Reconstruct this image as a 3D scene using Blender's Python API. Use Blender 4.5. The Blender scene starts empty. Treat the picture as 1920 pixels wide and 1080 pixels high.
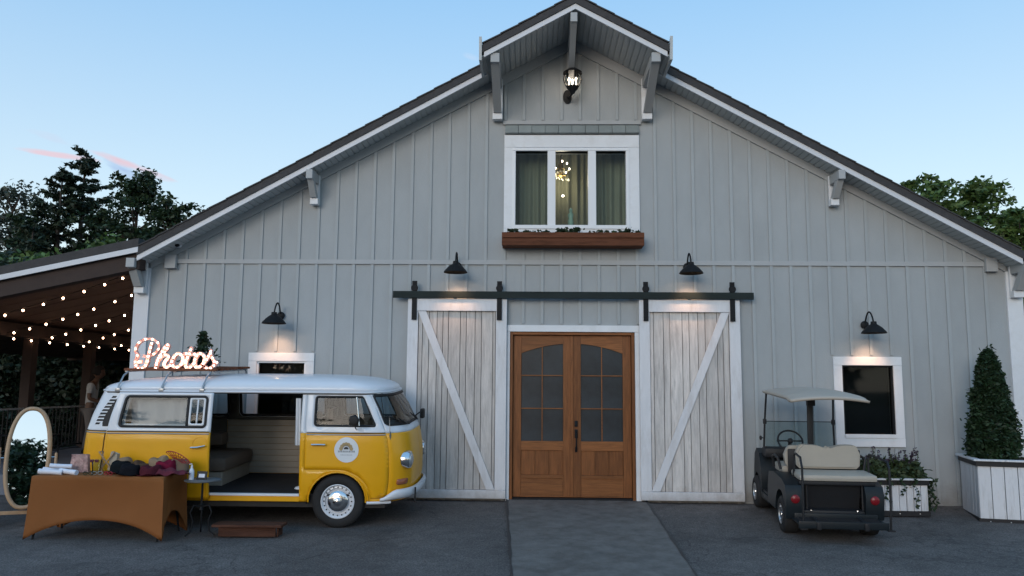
import bpy, bmesh, math, random
from mathutils import Vector, Matrix, geometry
import numpy as np
SC = bpy.context.scene
COL = SC.collection
R = math.radians
PI = math.pi
RND = random.Random(7)

# ------------------------------------------------------------------ camera
cd = bpy.data.cameras.new('camera')
cam = bpy.data.objects.new('camera', cd); COL.objects.link(cam)
cd.sensor_width = 36.0
cd.lens = 36.0 * 1500.0 / 1920.0
cd.clip_start = 0.1; cd.clip_end = 2000
cam.matrix_world = (Matrix.Translation((-0.601, -12.3, 1.69)) @ Matrix.Rotation(R(1.523), 4, 'Z')
                    @ Matrix.Rotation(R(90 + 7.056), 4, 'X') @ Matrix.Rotation(R(0.457), 4, 'Z'))
SC.camera = cam

# ------------------------------------------------------------------ sky, sun, exposure
SUN_EL, SUN_ROT = 3.5, 200.0     # just above the horizon, behind the photographer
w = bpy.data.worlds.new('World'); SC.world = w; w.use_nodes = True
nt = w.node_tree; nt.nodes.clear()
N = nt.nodes.new; L = nt.links.new
out = N('ShaderNodeOutputWorld'); bg = N('ShaderNodeBackground')
sky = N('ShaderNodeTexSky'); sky.sky_type = 'NISHITA'; sky.sun_disc = False
sky.sun_elevation = R(SUN_EL); sky.sun_rotation = R(SUN_ROT)
sky.air_density = 1.0; sky.dust_density = 0.6; sky.ozone_density = 1.6; sky.altitude = 100
bg.inputs['Strength'].default_value = 0.15
# thin pink evening cloud low in the sky beyond the trees
tc = N('ShaderNodeTexCoord')
sep = N('ShaderNodeSeparateXYZ'); L(tc.outputs['Generated'], sep.inputs[0])
def mth(op, a, b=None, clamp=False):
    n = N('ShaderNodeMath'); n.operation = op; n.use_clamp = clamp
    for i, v in enumerate((a, b)):
        if v is None: continue
        if isinstance(v, (int, float)): n.inputs[i].default_value = v
        else: L(v, n.inputs[i])
    return n.outputs[0]
az = mth('ARCTAN2', sep.outputs['X'], sep.outputs['Y'])
el = mth('ARCSINE', sep.outputs['Z'])
def cloud(a0, e0, sa, se, tilt, seed, amt, scale=14):
    da = mth('SUBTRACT', az, a0); de = mth('SUBTRACT', mth('SUBTRACT', el, e0), mth('MULTIPLY', da, tilt))
    cx = N('ShaderNodeCombineXYZ'); L(mth('MULTIPLY', da, 1.0), cx.inputs[0]); L(mth('MULTIPLY', de, 4.0), cx.inputs[1]); cx.inputs[2].default_value = seed
    nz = N('ShaderNodeTexNoise'); nz.inputs['Scale'].default_value = scale; nz.inputs['Detail'].default_value = 5; L(cx.outputs[0], nz.inputs['Vector'])
    d2 = mth('ADD', mth('POWER', mth('ABSOLUTE', mth('DIVIDE', da, sa)), 2.0), mth('POWER', mth('ABSOLUTE', mth('DIVIDE', de, se)), 2.0))
    m = mth('SUBTRACT', 1.0, d2)
    m = mth('ADD', m, mth('MULTIPLY', mth('SUBTRACT', nz.outputs['Fac'], 0.5), 2.8))
    return mth('MULTIPLY', mth('MULTIPLY', m, 0.8, True), amt, True)
def mixc(f, a, b):
    n = N('ShaderNodeMix'); n.data_type = 'RGBA'
    L(f, n.inputs[0])
    if isinstance(a, tuple): n.inputs[6].default_value = a
    else: L(a, n.inputs[6])
    if isinstance(b, tuple): n.inputs[7].default_value = b
    else: L(b, n.inputs[7])
    return n.outputs[2]
# evening haze: pales and cools the sky evenly all round towards the horizon
SKYTOP = (1.22, 2.45, 4.0, 1); SKYLOW = (4.2, 4.6, 4.5, 1)
hz = mth('POWER', mth('SUBTRACT', 1.0, mth('MULTIPLY', mth('MAXIMUM', el, 0.0), 1.9), True), 1.2)
grad = mixc(hz, SKYTOP, SKYLOW)
nsk = N('ShaderNodeVectorMath'); nsk.operation = 'SCALE'; L(sky.outputs[0], nsk.inputs[0]); nsk.inputs['Scale'].default_value = 1.0
base = mixc(mth('MULTIPLY', 1.0, 0.70), nsk.outputs[0], grad)
c1 = cloud(-0.568, 0.264, 0.022, 0.005, -0.15, 3.1, 0.40, 30)
c2 = cloud(-0.478, 0.2435, 0.052, 0.0050, -0.27, 8.4, 1.0, 24)
c4 = cloud(-0.552, 0.2465, 0.042, 0.0032, -0.02, 1.4, 0.95, 26)
c3 = cloud(-0.486, 0.2375, 0.028, 0.0075, -0.30, 5.5, 0.80, 30)
c5 = cloud(-0.083, 0.404, 0.012, 0.004, -0.2, 15.5, 0.35, 30)
s = mixc(c3, base, (1.35, 1.85, 2.9, 1))
s = mixc(c1, s, (2.3, 2.5, 3.1, 1))
s = mixc(c2, s, (2.9, 2.2, 2.5, 1))
s = mixc(c4, s, (2.9, 2.3, 2.6, 1))
s = mixc(c5, s, (2.4, 2.7, 3.3, 1))
L(s, bg.inputs['Color']); L(bg.outputs[0], out.inputs[0])

sd = bpy.data.lights.new('sun', 'SUN'); sd.energy = 0.72; sd.angle = R(30); sd.color = (1.0, 0.92, 0.84)
sun = bpy.data.objects.new('sun', sd); COL.objects.link(sun)
sv = Vector((math.sin(R(SUN_ROT)) * math.cos(R(12)), math.cos(R(SUN_ROT)) * math.cos(R(12)), math.sin(R(12))))
sun.rotation_euler = sv.to_track_quat('Z', 'Y').to_euler(); sun.location = (0, -20, 15)
SC.view_settings.view_transform = 'Standard'; SC.view_settings.look = 'None'
SC.view_settings.exposure = 0.9; SC.view_settings.gamma = 1.0
SC.view_settings.use_curve_mapping = False
SC.render.engine = 'CYCLES'
SC.cycles.max_bounces = 7; SC.cycles.transparent_max_bounces = 12
SC.cycles.caustics_reflective = False; SC.cycles.caustics_refractive = False
SC.cycles.sample_clamp_indirect = 4.0

# ------------------------------------------------------------------ materials
def mat(name, col, rough=0.6, metal=0.0, bump=0.0, bscale=60.0, var=0.0, vscale=4.0, stretch=(1, 1, 1), rnd=0.0,
        emis=None, estr=0.0, coat=0.0, spec=0.5, dark=None, dark_amt=0.0, dscale=3.0, alpha=None, trans=0.0, ior=1.45):
    m = bpy.data.materials.new(name); m.use_nodes = True
    t = m.node_tree; b = t.nodes['Principled BSDF']
    b.inputs['Base Color'].default_value = (*col, 1); b.inputs['Roughness'].default_value = rough
    b.inputs['Metallic'].default_value = metal; b.inputs['Coat Weight'].default_value = coat
    b.inputs['Specular IOR Level'].default_value = spec; b.inputs['IOR'].default_value = ior
    b.inputs['Transmission Weight'].default_value = trans
    def nn(k): return t.nodes.new(k)
    tcn = nn('ShaderNodeTexCoord'); mp = nn('ShaderNodeMapping'); mp.inputs['Scale'].default_value = stretch
    t.links.new(tcn.outputs['Object'], mp.inputs['Vector'])
    vec = mp.outputs[0]
    if rnd or (stretch != (1, 1, 1)):
        oi = nn('ShaderNodeObjectInfo'); ad = nn('ShaderNodeVectorMath'); ad.operation = 'ADD'
        ml = nn('ShaderNodeMath'); ml.operation = 'MULTIPLY'; ml.inputs[1].default_value = 37.0
        t.links.new(oi.outputs['Random'], ml.inputs[0]); t.links.new(vec, ad.inputs[0]); t.links.new(ml.outputs[0], ad.inputs[1])
        vec = ad.outputs[0]
    cur = None
    if var:
        nz = nn('ShaderNodeTexNoise'); nz.inputs['Scale'].default_value = vscale; nz.inputs['Detail'].default_value = 6; nz.inputs['Roughness'].default_value = 0.65
        t.links.new(vec, nz.inputs['Vector'])
        mr = nn('ShaderNodeMapRange'); mr.inputs[1].default_value = 0.25; mr.inputs[2].default_value = 0.75
        mr.inputs[3].default_value = 1 - var; mr.inputs[4].default_value = 1 + var
        t.links.new(nz.outputs['Fac'], mr.inputs[0])
        vm = nn('ShaderNodeVectorMath'); vm.operation = 'SCALE'; vm.inputs[0].default_value = col
        t.links.new(mr.outputs[0], vm.inputs['Scale']); cur = vm.outputs[0]
    if rnd:
        oi2 = nn('ShaderNodeObjectInfo'); mr2 = nn('ShaderNodeMapRange'); mr2.inputs[3].default_value = 1 - rnd; mr2.inputs[4].default_value = 1 + rnd
        t.links.new(oi2.outputs['Random'], mr2.inputs[0])
        vm2 = nn('ShaderNodeVectorMath'); vm2.operation = 'SCALE'
        if cur is None: vm2.inputs[0].default_value = col
        else: t.links.new(cur, vm2.inputs[0])
        t.links.new(mr2.outputs[0], vm2.inputs['Scale']); cur = vm2.outputs[0]
    if dark is not None:
        nz2 = nn('ShaderNodeTexNoise'); nz2.inputs['Scale'].default_value = dscale; nz2.inputs['Detail'].default_value = 8; nz2.inputs['Roughness'].default_value = 0.7
        t.links.new(vec, nz2.inputs['Vector'])
        mr3 = nn('ShaderNodeMapRange'); mr3.inputs[1].default_value = 0.50; mr3.inputs[2].default_value = 0.72; mr3.inputs[4].default_value = dark_amt
        t.links.new(nz2.outputs['Fac'], mr3.inputs[0])
        mx = nn('ShaderNodeMix'); mx.data_type = 'RGBA'; t.links.new(mr3.outputs[0], mx.inputs[0])
        if cur is None: mx.inputs[6].default_value = (*col, 1)
        else: t.links.new(cur, mx.inputs[6])
        mx.inputs[7].default_value = (*dark, 1); cur = mx.outputs[2]
    if cur is not None: t.links.new(cur, b.inputs['Base Color'])
    if bump:
        nb = nn('ShaderNodeTexNoise'); nb.inputs['Scale'].default_value = bscale; nb.inputs['Detail'].default_value = 4
        t.links.new(vec, nb.inputs['Vector']); bn = nn('ShaderNodeBump'); bn.inputs['Strength'].default_value = bump
        bn.inputs['Distance'].default_value = 0.01
        t.links.new(nb.outputs['Fac'], bn.inputs['Height']); t.links.new(bn.outputs[0], b.inputs['Normal'])
    if emis: b.inputs['Emission Color'].default_value = (*emis, 1); b.inputs['Emission Strength'].default_value = estr
    return m

def glassmat(name, tint=(0.9, 0.95, 0.95), refl=0.10, dark=0.0, rough=0.03, ior=1.5):
    """Window glass: a clear sheet that mirrors more at grazing angles."""
    m = bpy.data.materials.new(name); m.use_nodes = True; t = m.node_tree; t.nodes.clear()
    o = t.nodes.new('ShaderNodeOutputMaterial'); tr = t.nodes.new('ShaderNodeBsdfTransparent'); gl = t.nodes.new('ShaderNodeBsdfGlossy')
    tr.inputs[0].default_value = (*[c * (1 - dark) for c in tint], 1); gl.inputs['Roughness'].default_value = rough
    fr = t.nodes.new('ShaderNodeFresnel'); fr.inputs[0].default_value = ior
    ad = t.nodes.new('ShaderNodeMath'); ad.inputs[1].default_value = refl; ad.use_clamp = True
    mx = t.nodes.new('ShaderNodeMixShader')
    t.links.new(fr.outputs[0], ad.inputs[0]); t.links.new(ad.outputs[0], mx.inputs[0]); t.links.new(tr.outputs[0], mx.inputs[1])
    t.links.new(gl.outputs[0], mx.inputs[2]); t.links.new(mx.outputs[0], o.inputs[0])
    return m

M = {}
M['siding'] = mat('grey_siding_paint', (0.35, 0.372, 0.384), 0.65, bump=0.22, bscale=70, var=0.09, vscale=1.6, stretch=(1, 1, 0.45), dark=(0.29, 0.30, 0.30), dark_amt=0.35, dscale=0.9)
M['batten'] = mat('grey_batten_paint', (0.36, 0.388, 0.402), 0.62, bump=0.08, bscale=70, var=0.05, vscale=3, rnd=0.03)
M['trimgrey'] = mat('grey_trim_paint', (0.39, 0.405, 0.415), 0.6, bump=0.06, var=0.05, vscale=2)
M['white'] = mat('white_trim_paint', (0.72, 0.74, 0.77), 0.5, bump=0.08, bscale=40, var=0.05, vscale=3, dark=(0.5, 0.48, 0.45), dark_amt=0.3, dscale=5)
M['fascia'] = mat('pale_fascia_metal', (0.62, 0.64, 0.68), 0.45, var=0.04)
M['soffit'] = mat('ribbed_soffit', (0.46, 0.49, 0.50), 0.5, var=0.03)
M['roofdark'] = mat('dark_roof', (0.045, 0.043, 0.045), 0.75, bump=0.5, bscale=30, var=0.25, vscale=12)
M['whitewash'] = mat('whitewashed_plank', (0.56, 0.535, 0.515), 0.78, bump=0.45, bscale=30, var=0.22, vscale=6, stretch=(3, 3, 0.35), rnd=0.16,
                     dark=(0.30, 0.285, 0.28), dark_amt=0.8, dscale=4.5)
M['whiteframe'] = mat('white_door_frame', (0.66, 0.67, 0.70), 0.6, bump=0.2, bscale=30, var=0.07, vscale=5, stretch=(2, 2, 0.5), dark=(0.42, 0.40, 0.38), dark_amt=0.45, dscale=4)
M['blackmetal'] = mat('black_iron', (0.009, 0.010, 0.012), 0.6, spec=0.25, bump=0.1)
M['track'] = mat('painted_track_board', (0.020, 0.028, 0.028), 0.7, spec=0.2, bump=0.3, bscale=25, var=0.3, vscale=4, stretch=(0.4, 2, 2))
M['oak'] = mat('varnished_door_wood', (0.190, 0.070, 0.023), 0.42, bump=0.12, bscale=18, var=0.35, vscale=7, stretch=(6, 6, 0.5), rnd=0.16, coat=0.05, spec=0.3, dark=(0.085, 0.026, 0.010), dark_amt=0.65, dscale=5)
M['oakh'] = mat('varnished_rail_wood', (0.225, 0.086, 0.029), 0.42, bump=0.12, bscale=18, var=0.35, vscale=7, stretch=(0.5, 6, 6), rnd=0.16, coat=0.05, spec=0.3, dark=(0.11, 0.034, 0.012), dark_amt=0.6, dscale=5)
M['cedar'] = mat('reddish_cedar', (0.16, 0.062, 0.034), 0.8, bump=0.5, bscale=20, var=0.6, vscale=3, stretch=(0.6, 5, 5), rnd=0.25, spec=0.2, dark=(0.045, 0.02, 0.014), dark_amt=0.85)
M['frost'] = mat('dark_textured_glass', (0.018, 0.024, 0.030), 0.34, bump=0.15, bscale=40, var=0.6, vscale=2.5, spec=0.5)
M['darkglass'] = glassmat('dark_window_glass', refl=0.0, dark=0.35, ior=1.32)
M['clearglass'] = glassmat('clear_window_glass', refl=0.0, ior=1.28)
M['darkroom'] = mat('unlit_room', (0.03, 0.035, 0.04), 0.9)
M['blind'] = mat('brown_blind', (0.085, 0.065, 0.05), 0.8, var=0.1)
M['curtain'] = mat('olive_curtain', (0.20, 0.20, 0.14), 0.9, var=0.1, vscale=3)
M['porchwood'] = mat('brown_porch_ceiling', (0.085, 0.050, 0.038), 0.7, bump=0.2, var=0.25, vscale=3, stretch=(1, 4, 4))
M['postwood'] = mat('dark_post_wood', (0.045, 0.03, 0.026), 0.8, bump=0.2, var=0.2)
M['deck'] = mat('grey_porch_floor', (0.14, 0.155, 0.19), 0.7, bump=0.2, var=0.12, vscale=2)

def splash(m, h=0.55, col=(0.16, 0.135, 0.11), amt=0.6):
    '''mud splashed up the foot of a wall: patchy stain that thins out with height'''
    t = m.node_tree; b = t.nodes['Principled BSDF']; nn = t.nodes.new
    g = nn('ShaderNodeNewGeometry'); sp = nn('ShaderNodeSeparateXYZ'); t.links.new(g.outputs['Position'], sp.inputs[0])
    nz = nn('ShaderNodeTexNoise'); nz.inputs['Scale'].default_value = 5; nz.inputs['Detail'].default_value = 8; nz.inputs['Roughness'].default_value = 0.7
    t.links.new(g.outputs['Position'], nz.inputs['Vector'])
    mr = nn('ShaderNodeMapRange'); mr.inputs[1].default_value = 0.0; mr.inputs[2].default_value = h; mr.inputs[3].default_value = 0.75; mr.inputs[4].default_value = 0.0
    t.links.new(sp.outputs['Z'], mr.inputs[0])
    ad = nn('ShaderNodeMath'); ad.operation = 'ADD'; t.links.new(mr.outputs[0], ad.inputs[0]); t.links.new(nz.outputs['Fac'], ad.inputs[1])
    m2 = nn('ShaderNodeMapRange'); m2.inputs[1].default_value = 0.75; m2.inputs[2].default_value = 1.25; m2.inputs[4].default_value = amt
    t.links.new(ad.outputs[0], m2.inputs[0])
    mx = nn('ShaderNodeMix'); mx.data_type = 'RGBA'; t.links.new(m2.outputs[0], mx.inputs[0])
    src = b.inputs['Base Color'].links[0].from_socket if b.inputs['Base Color'].links else None
    if src: t.links.new(src, mx.inputs[6])
    else: mx.inputs[6].default_value = b.inputs['Base Color'].default_value
    mx.inputs[7].default_value = (*col, 1); t.links.new(mx.outputs[2], b.inputs['Base Color'])
for k_ in ('siding', 'batten'): splash(M[k_])
splash(M['whitewash'], 0.35, (0.24, 0.20, 0.16), 0.6); splash(M['whiteframe'], 0.3, (0.26, 0.23, 0.2), 0.6)
# ------------------------------------------------------------------ helpers
def link(name, me, m=None, parent=None, smooth=False):
    o = bpy.data.objects.new(name, me); COL.objects.link(o)
    if m is not None and len(me.materials) == 0: me.materials.append(m)
    if parent is not None: o.parent = parent
    if smooth:
        me.polygons.foreach_set('use_smooth', [True] * len(me.polygons))
    return o
def tag(o, label=None, cat=None, group=None, kind=None):
    if label: o['label'] = label
    if cat: o['category'] = cat
    if group: o['group'] = group
    if kind: o['kind'] = kind
    return o
def root(name, loc, label, cat, group=None, rot=(0, 0, 0)):
    o = bpy.data.objects.new(name, None); COL.objects.link(o); o.location = loc; o.rotation_euler = rot
    o.empty_display_size = 0.2
    return tag(o, label, cat, group)
def copy_tree(o, parent=None, keep=('group',)):
    c = o.copy(); COL.objects.link(c); c.parent = parent
    for ch in list(o.children): copy_tree(ch, c)
    return c
def shade(me, ang=35):
    me.polygons.foreach_set('use_smooth', [True] * len(me.polygons))
    try: me.set_sharp_from_angle(angle=R(ang))
    except Exception: pass

class MB:
    def __init__(s): s.b = bmesh.new()
    def box(s, x0, x1, y0, y1, z0, z1, mtx=None, bev=0.0):
        r = bmesh.ops.create_cube(s.b, size=1.0)
        vs = r['verts']
        for v in vs:
            v.co = Vector((x0 + (v.co.x + .5) * (x1 - x0), y0 + (v.co.y + .5) * (y1 - y0), z0 + (v.co.z + .5) * (z1 - z0)))
        if bev:
            es = list({e for v in vs for e in v.link_edges})
            rr = bmesh.ops.bevel(s.b, geom=es, offset=bev, segments=2, affect='EDGES', profile=0.6)
            vs = list({v for f in rr['faces'] for v in f.verts} | {v for v in vs if v.is_valid})
        if mtx is not None:
            for v in vs: v.co = mtx @ v.co
        return s
    def prism(s, pts, axis, d0, d1):
        """pts: 2D outline; axis 'x','y','z' = extrusion axis"""
        def p3(p, d):
            return {'x': (d, p[0], p[1]), 'y': (p[0], d, p[1]), 'z': (p[0], p[1], d)}[axis]
        a = [s.b.verts.new(p3(p, d0)) for p in pts]; c = [s.b.verts.new(p3(p, d1)) for p in pts]
        n = len(pts)
        s.b.faces.new(a[::-1]); s.b.faces.new(c)
        for i in range(n): s.b.faces.new((a[i], a[(i + 1) % n], c[(i + 1) % n], c[i]))
        return s
    def tube(s, pts, r, n=8, closed=False, cap=True):
        pts = [Vector(p) for p in pts]; rings = []
        m = len(pts)
        up = None
        for i, p in enumerate(pts):
            if closed: d = pts[(i + 1) % m] - pts[i - 1]
            else: d = (pts[min(i + 1, m - 1)] - pts[max(i - 1, 0)])
            if d.length < 1e-9: d = Vector((0, 0, 1))
            d.normalize()
            if up is None:
                up = Vector((0, 0, 1)) if abs(d.z) < 0.9 else Vector((1, 0, 0))
            a = d.cross(up)
            if a.length < 1e-4: a = d.orthogonal()
            a.normalize(); b2 = a.cross(d).normalized(); up = b2
            rr = r[i] if isinstance(r, (list, tuple)) else r
            rings.append([s.b.verts.new(p + (a * math.cos(t * 2 * PI / n) + b2 * math.sin(t * 2 * PI / n)) * rr) for t in range(n)])
        for i in range(m - (0 if closed else 1)):
            A, B = rings[i], rings[(i + 1) % m]
            for t in range(n): s.b.faces.new((A[t], A[(t + 1) % n], B[(t + 1) % n], B[t]))
        if cap and not closed:
            s.b.faces.new(rings[0][::-1]); s.b.faces.new(rings[-1])
        return s
    def lathe(s, prof, c=(0, 0, 0), axis='z', n=24, mtx=None):
        """prof: (radius, height) list"""
        rings = []
        c = Vector(c)
        for r, h in prof:
            ring = []
            for t in range(n):
                a = 2 * PI * t / n; x, y = r * math.cos(a), r * math.sin(a)
                p = {'z': Vector((x, y, h)), 'y': Vector((x, h, y)), 'x': Vector((h, x, y))}[axis]
                if mtx is not None: p = mtx @ p
                ring.append(s.b.verts.new(c + p))
            rings.append(ring)
        for A, B in zip(rings, rings[1:]):
            for t in range(n): s.b.faces.new((A[t], A[(t + 1) % n], B[(t + 1) % n], B[t]))
        return s
    def ball(s, c, r, sc=(1, 1, 1), sub=2, mtx=None):
        q = bmesh.ops.create_icosphere(s.b, subdivisions=sub, radius=r)
        for v in q['verts']:
            p = Vector((v.co.x * sc[0], v.co.y * sc[1], v.co.z * sc[2]))
            v.co = (mtx @ p if mtx is not None else p) + Vector(c)
        return s
    def quad(s, *ps):
        s.b.faces.new([s.b.verts.new(p) for p in ps]); return s
    def done(s, name, m=None, parent=None, smooth=False, ang=35):
        bmesh.ops.remove_doubles(s.b, verts=s.b.verts, dist=1e-5)
        bmesh.ops.recalc_face_normals(s.b, faces=s.b.faces)
        me = bpy.data.meshes.new(name); s.b.to_mesh(me); s.b.free()
        if smooth: shade(me, ang)
        return link(name, me, m, parent)

def gz(y):
    """height of the yard surface: it falls away from the barn, then levels out"""
    if y >= 0: return 0.0
    if y > -5.5: return 0.05 * y
    t = min(1.0, (-5.5 - y) / 4.0)
    return -0.275 - 0.05 * 4.0 * (t - t * t / 2)
# ------------------------------------------------------------------ ground
def asphalt_mat():
    m = mat('asphalt', (0.062, 0.062, 0.068), 0.85, bump=0.0)
    t = m.node_tree; b = t.nodes['Principled BSDF']; nn = t.nodes.new; lk = t.links.new
    tcn = nn('ShaderNodeTexCoord')
    n1 = nn('ShaderNodeTexNoise'); n1.inputs['Scale'].default_value = 0.7; n1.inputs['Detail'].default_value = 6
    n2 = nn('ShaderNodeTexNoise'); n2.inputs['Scale'].default_value = 55; n2.inputs['Detail'].default_value = 3
    n3 = nn('ShaderNodeTexNoise'); n3.inputs['Scale'].default_value = 5; n3.inputs['Detail'].default_value = 8; n3.inputs['Roughness'].default_value = 0.75
    vo = nn('ShaderNodeTexVoronoi'); vo.feature = 'F1'; vo.inputs['Scale'].default_value = 90
    for n in (n1, n2, n3, vo): lk(tcn.outputs['Object'], n.inputs['Vector'])
    cr = nn('ShaderNodeValToRGB'); cr.color_ramp.elements[0].position = 0.3; cr.color_ramp.elements[0].color = (0.086, 0.077, 0.073, 1)
    cr.color_ramp.elements[1].position = 0.72; cr.color_ramp.elements[1].color = (0.138, 0.124, 0.118, 1); lk(n1.outputs['Fac'], cr.inputs[0])
    def mult(a, fac, lo, hi, f0=0.3, f1=0.7):
        mr = nn('ShaderNodeMapRange'); mr.inputs[1].default_value = f0; mr.inputs[2].default_value = f1; mr.inputs[3].default_value = lo; mr.inputs[4].default_value = hi
        lk(fac, mr.inputs[0]); vm = nn('ShaderNodeVectorMath'); vm.operation = 'SCALE'; lk(a, vm.inputs[0]); lk(mr.outputs[0], vm.inputs['Scale']); return vm.outputs[0]
    c = mult(cr.outputs[0], n2.outputs['Fac'], 0.55, 1.5)
    c = mult(c, n3.outputs['Fac'], 0.72, 1.28)
    c = mult(c, vo.outputs['Distance'], 1.5, 0.8, 0.0, 0.5)
    # cracks
    wv = nn('ShaderNodeTexVoronoi'); wv.feature = 'DISTANCE_TO_EDGE'; wv.inputs['Scale'].default_value = 0.42
    ad = nn('ShaderNodeVectorMath'); ad.operation = 'ADD'; n4 = nn('ShaderNodeTexNoise'); n4.inputs['Scale'].default_value = 1.6; n4.inputs['Detail'].default_value = 6
    lk(tcn.outputs['Object'], n4.inputs['Vector']); lk(tcn.outputs['Object'], ad.inputs[0]); lk(n4.outputs['Color'], ad.inputs[1]); lk(ad.outputs[0], wv.inputs['Vector'])
    c = mult(c, wv.outputs['Distance'], 0.62, 1.0, 0.0, 0.009)
    n5 = nn('ShaderNodeTexNoise'); n5.inputs['Scale'].default_value = 1.1; n5.inputs['Detail'].default_value = 3; lk(tcn.outputs['Object'], n5.inputs['Vector'])
    c = mult(c, n5.outputs['Fac'], 1.0, 0.78, 0.60, 0.68)
    lk(c, b.inputs['Base Color'])
    bn = nn('ShaderNodeBump'); bn.inputs['Strength'].default_value = 0.6; bn.inputs['Distance'].default_value = 0.012
    lk(n2.outputs['Fac'], bn.inputs['Height']); lk(bn.outputs[0], b.inputs['Normal'])
    return m
M['asphalt'] = asphalt_mat()
M['concrete'] = mat('concrete_apron', (0.142, 0.130, 0.120), 0.8, bump=0.6, bscale=50, var=0.38, vscale=5, dark=(0.080, 0.067, 0.057), dark_amt=0.85, dscale=1.8)
M['tar'] = mat('tar_joint', (0.03, 0.029, 0.03), 0.6, var=0.3)
M['grassy'] = mat('rough_grass_ground', (0.035, 0.05, 0.022), 0.95, bump=0.5, bscale=20, var=0.3)

def ground():
    b = MB()
    ys = [14.0, 4.0, 0.0] + [-0.5 * k for k in range(1, 24)] + [-14, -20, -40, -90]
    xs = [-90, -40, -16, -11] + [-10 + k for k in range(0, 23)] + [16, 24, 50, 90]
    vs = [[b.b.verts.new((x, y, gz(y) + (0.012 * math.sin(x * 1.3 + y) * (1 if -12 < y < -0.6 else 0)))) for x in xs] for y in ys]
    for j in range(len(ys) - 1):
        for i in range(len(xs) - 1):
            b.b.faces.new((vs[j][i], vs[j][i + 1], vs[j + 1][i + 1], vs[j + 1][i]))
    o = b.done('asphalt_yard', M['asphalt'], smooth=True, ang=60); tag(o, kind='structure')
    b = MB(); b.quad((-900, -900, -0.9), (900, -900, -0.9), (900, 900, -0.9), (-900, 900, -0.9))
    tag(b.done('surrounding_ground', M['grassy']), kind='structure')
    # concrete apron laid from the door outwards
    b = MB(); prev = None
    for k in range(0, 26):
        y = 0.02 - 0.4 * k
        z = gz(min(y, 0)) + 0.022
        xl, xr = -0.98 + 0.045 * k * 0.4, 1.10 - 0.012 * k * 0.4
        cur = [b.b.verts.new((xl, y, z - 0.05)), b.b.verts.new((xl, y, z)), b.b.verts.new((xr, y, z)), b.b.verts.new((xr, y, z - 0.05))]
        if prev:
            for i in range(3): b.b.faces.new((prev[i], prev[i + 1], cur[i + 1], cur[i]))
        prev = cur
    tag(b.done('concrete_apron', M['concrete']), kind='structure')
    # tar-filled joints along both edges of the apron and one across it
    for side in (0, 1):
        b = MB(); prev = None
        for k in range(0, 52):
            y = -0.005 - 0.2 * k; z = gz(y) + 0.026; xe = (-0.98 + 0.0225 * k * 0.4) if side == 0 else (1.10 - 0.006 * k * 0.4)
            wv = 0.012 + 0.006 * math.sin(k * 1.7) + 0.004 * math.sin(k * 0.6)
            cur = [b.b.verts.new((xe - wv, y, z)), b.b.verts.new((xe + wv, y, z))]
            if prev: b.b.faces.new((prev[0], prev[1], cur[1], cur[0]))
            prev = cur
        tag(b.done('apron_joint', M['tar']), kind='structure')
ground()

# grit, twigs and dry leaf bits gathered along the foot of the wall
b = MB(); rg = random.Random(11)
for k in range(260):
    x = rg.uniform(-6.6, 6.6); y = -0.05 - abs(rg.gauss(0, .35)) if k % 4 else rg.uniform(-6.5, -0.3); s_ = rg.uniform(.006, .018); a = rg.uniform(0, PI)
    z = gz(y) + .030 if -1.1 < x < 1.2 else gz(y) + .016; c_, q_ = math.cos(a) * s_, math.sin(a) * s_
    b.quad((x - c_, y - q_, z), (x + q_ * .5, y - c_ * .5, z + .004), (x + c_, y + q_, z + .002), (x - q_ * .5, y + c_ * .5, z + .005))
tag(b.done('grit', mat('grit', (0.17, 0.14, 0.11), 0.9, var=.6, vscale=9)), 'grit and dry leaf bits scattered on the asphalt along the wall', 'debris', kind='stuff')

# ------------------------------------------------------------------ barn
HW = 6.83
def zw(x): return 7.24 - 0.547 * abs(x)      # underside of the roof at the wall
barn = root('barn', (0, 0, 0), 'large grey board and batten barn with white trim and dark gabled roof', 'barn')
# window / door openings (x0,x1,z0,z1)
OPEN = [(-0.89, 0.86, 4.20, 5.39), (-0.95, 0.95, 0.0, 2.53), (-4.88, -4.07, 0.96, 2.07), (4.07, 4.83, 0.97, 2.07)]
def wall():
    xs = sorted({-HW, HW, 0.0} | {v for o in OPEN for v in o[:2]} | {float(k) for k in range(-6, 7)})
    b = MB()
    for x0, x1 in zip(xs, xs[1:]):
        cuts = sorted([o for o in OPEN if o[0] < x0 + 1e-6 and o[1] > x1 - 1e-6], key=lambda o: o[2])
        z = 0.0 if cuts and cuts[0][2] <= 0 else -0.35
        segs = []
        for o in cuts:
            if o[2] > z: segs.append((z, z, o[2], o[2]))
            z = o[3]
        segs.append((z, z, zw(x0) + 0.02, zw(x1) + 0.02))
        for za, zb, zc, zd in segs:
            b.prism([(x0, za), (x1, zb), (x1, zd), (x0, zc)], 'y', 0.0, 0.16)
    o = b.done('wall', M['siding'], barn)
wall()
def bar(name, x0, x1, z0, z1, y0, y1, m, parent, bev=0.004):
    cx, cz = (x0 + x1) / 2, (z0 + z1) / 2
    b = MB().box(x0 - cx, x1 - cx, y0, y1, z0 - cz, z1 - cz, bev=bev)
    o = b.done(name, m, parent); o.location = (cx, 0, cz)
    return o
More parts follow.
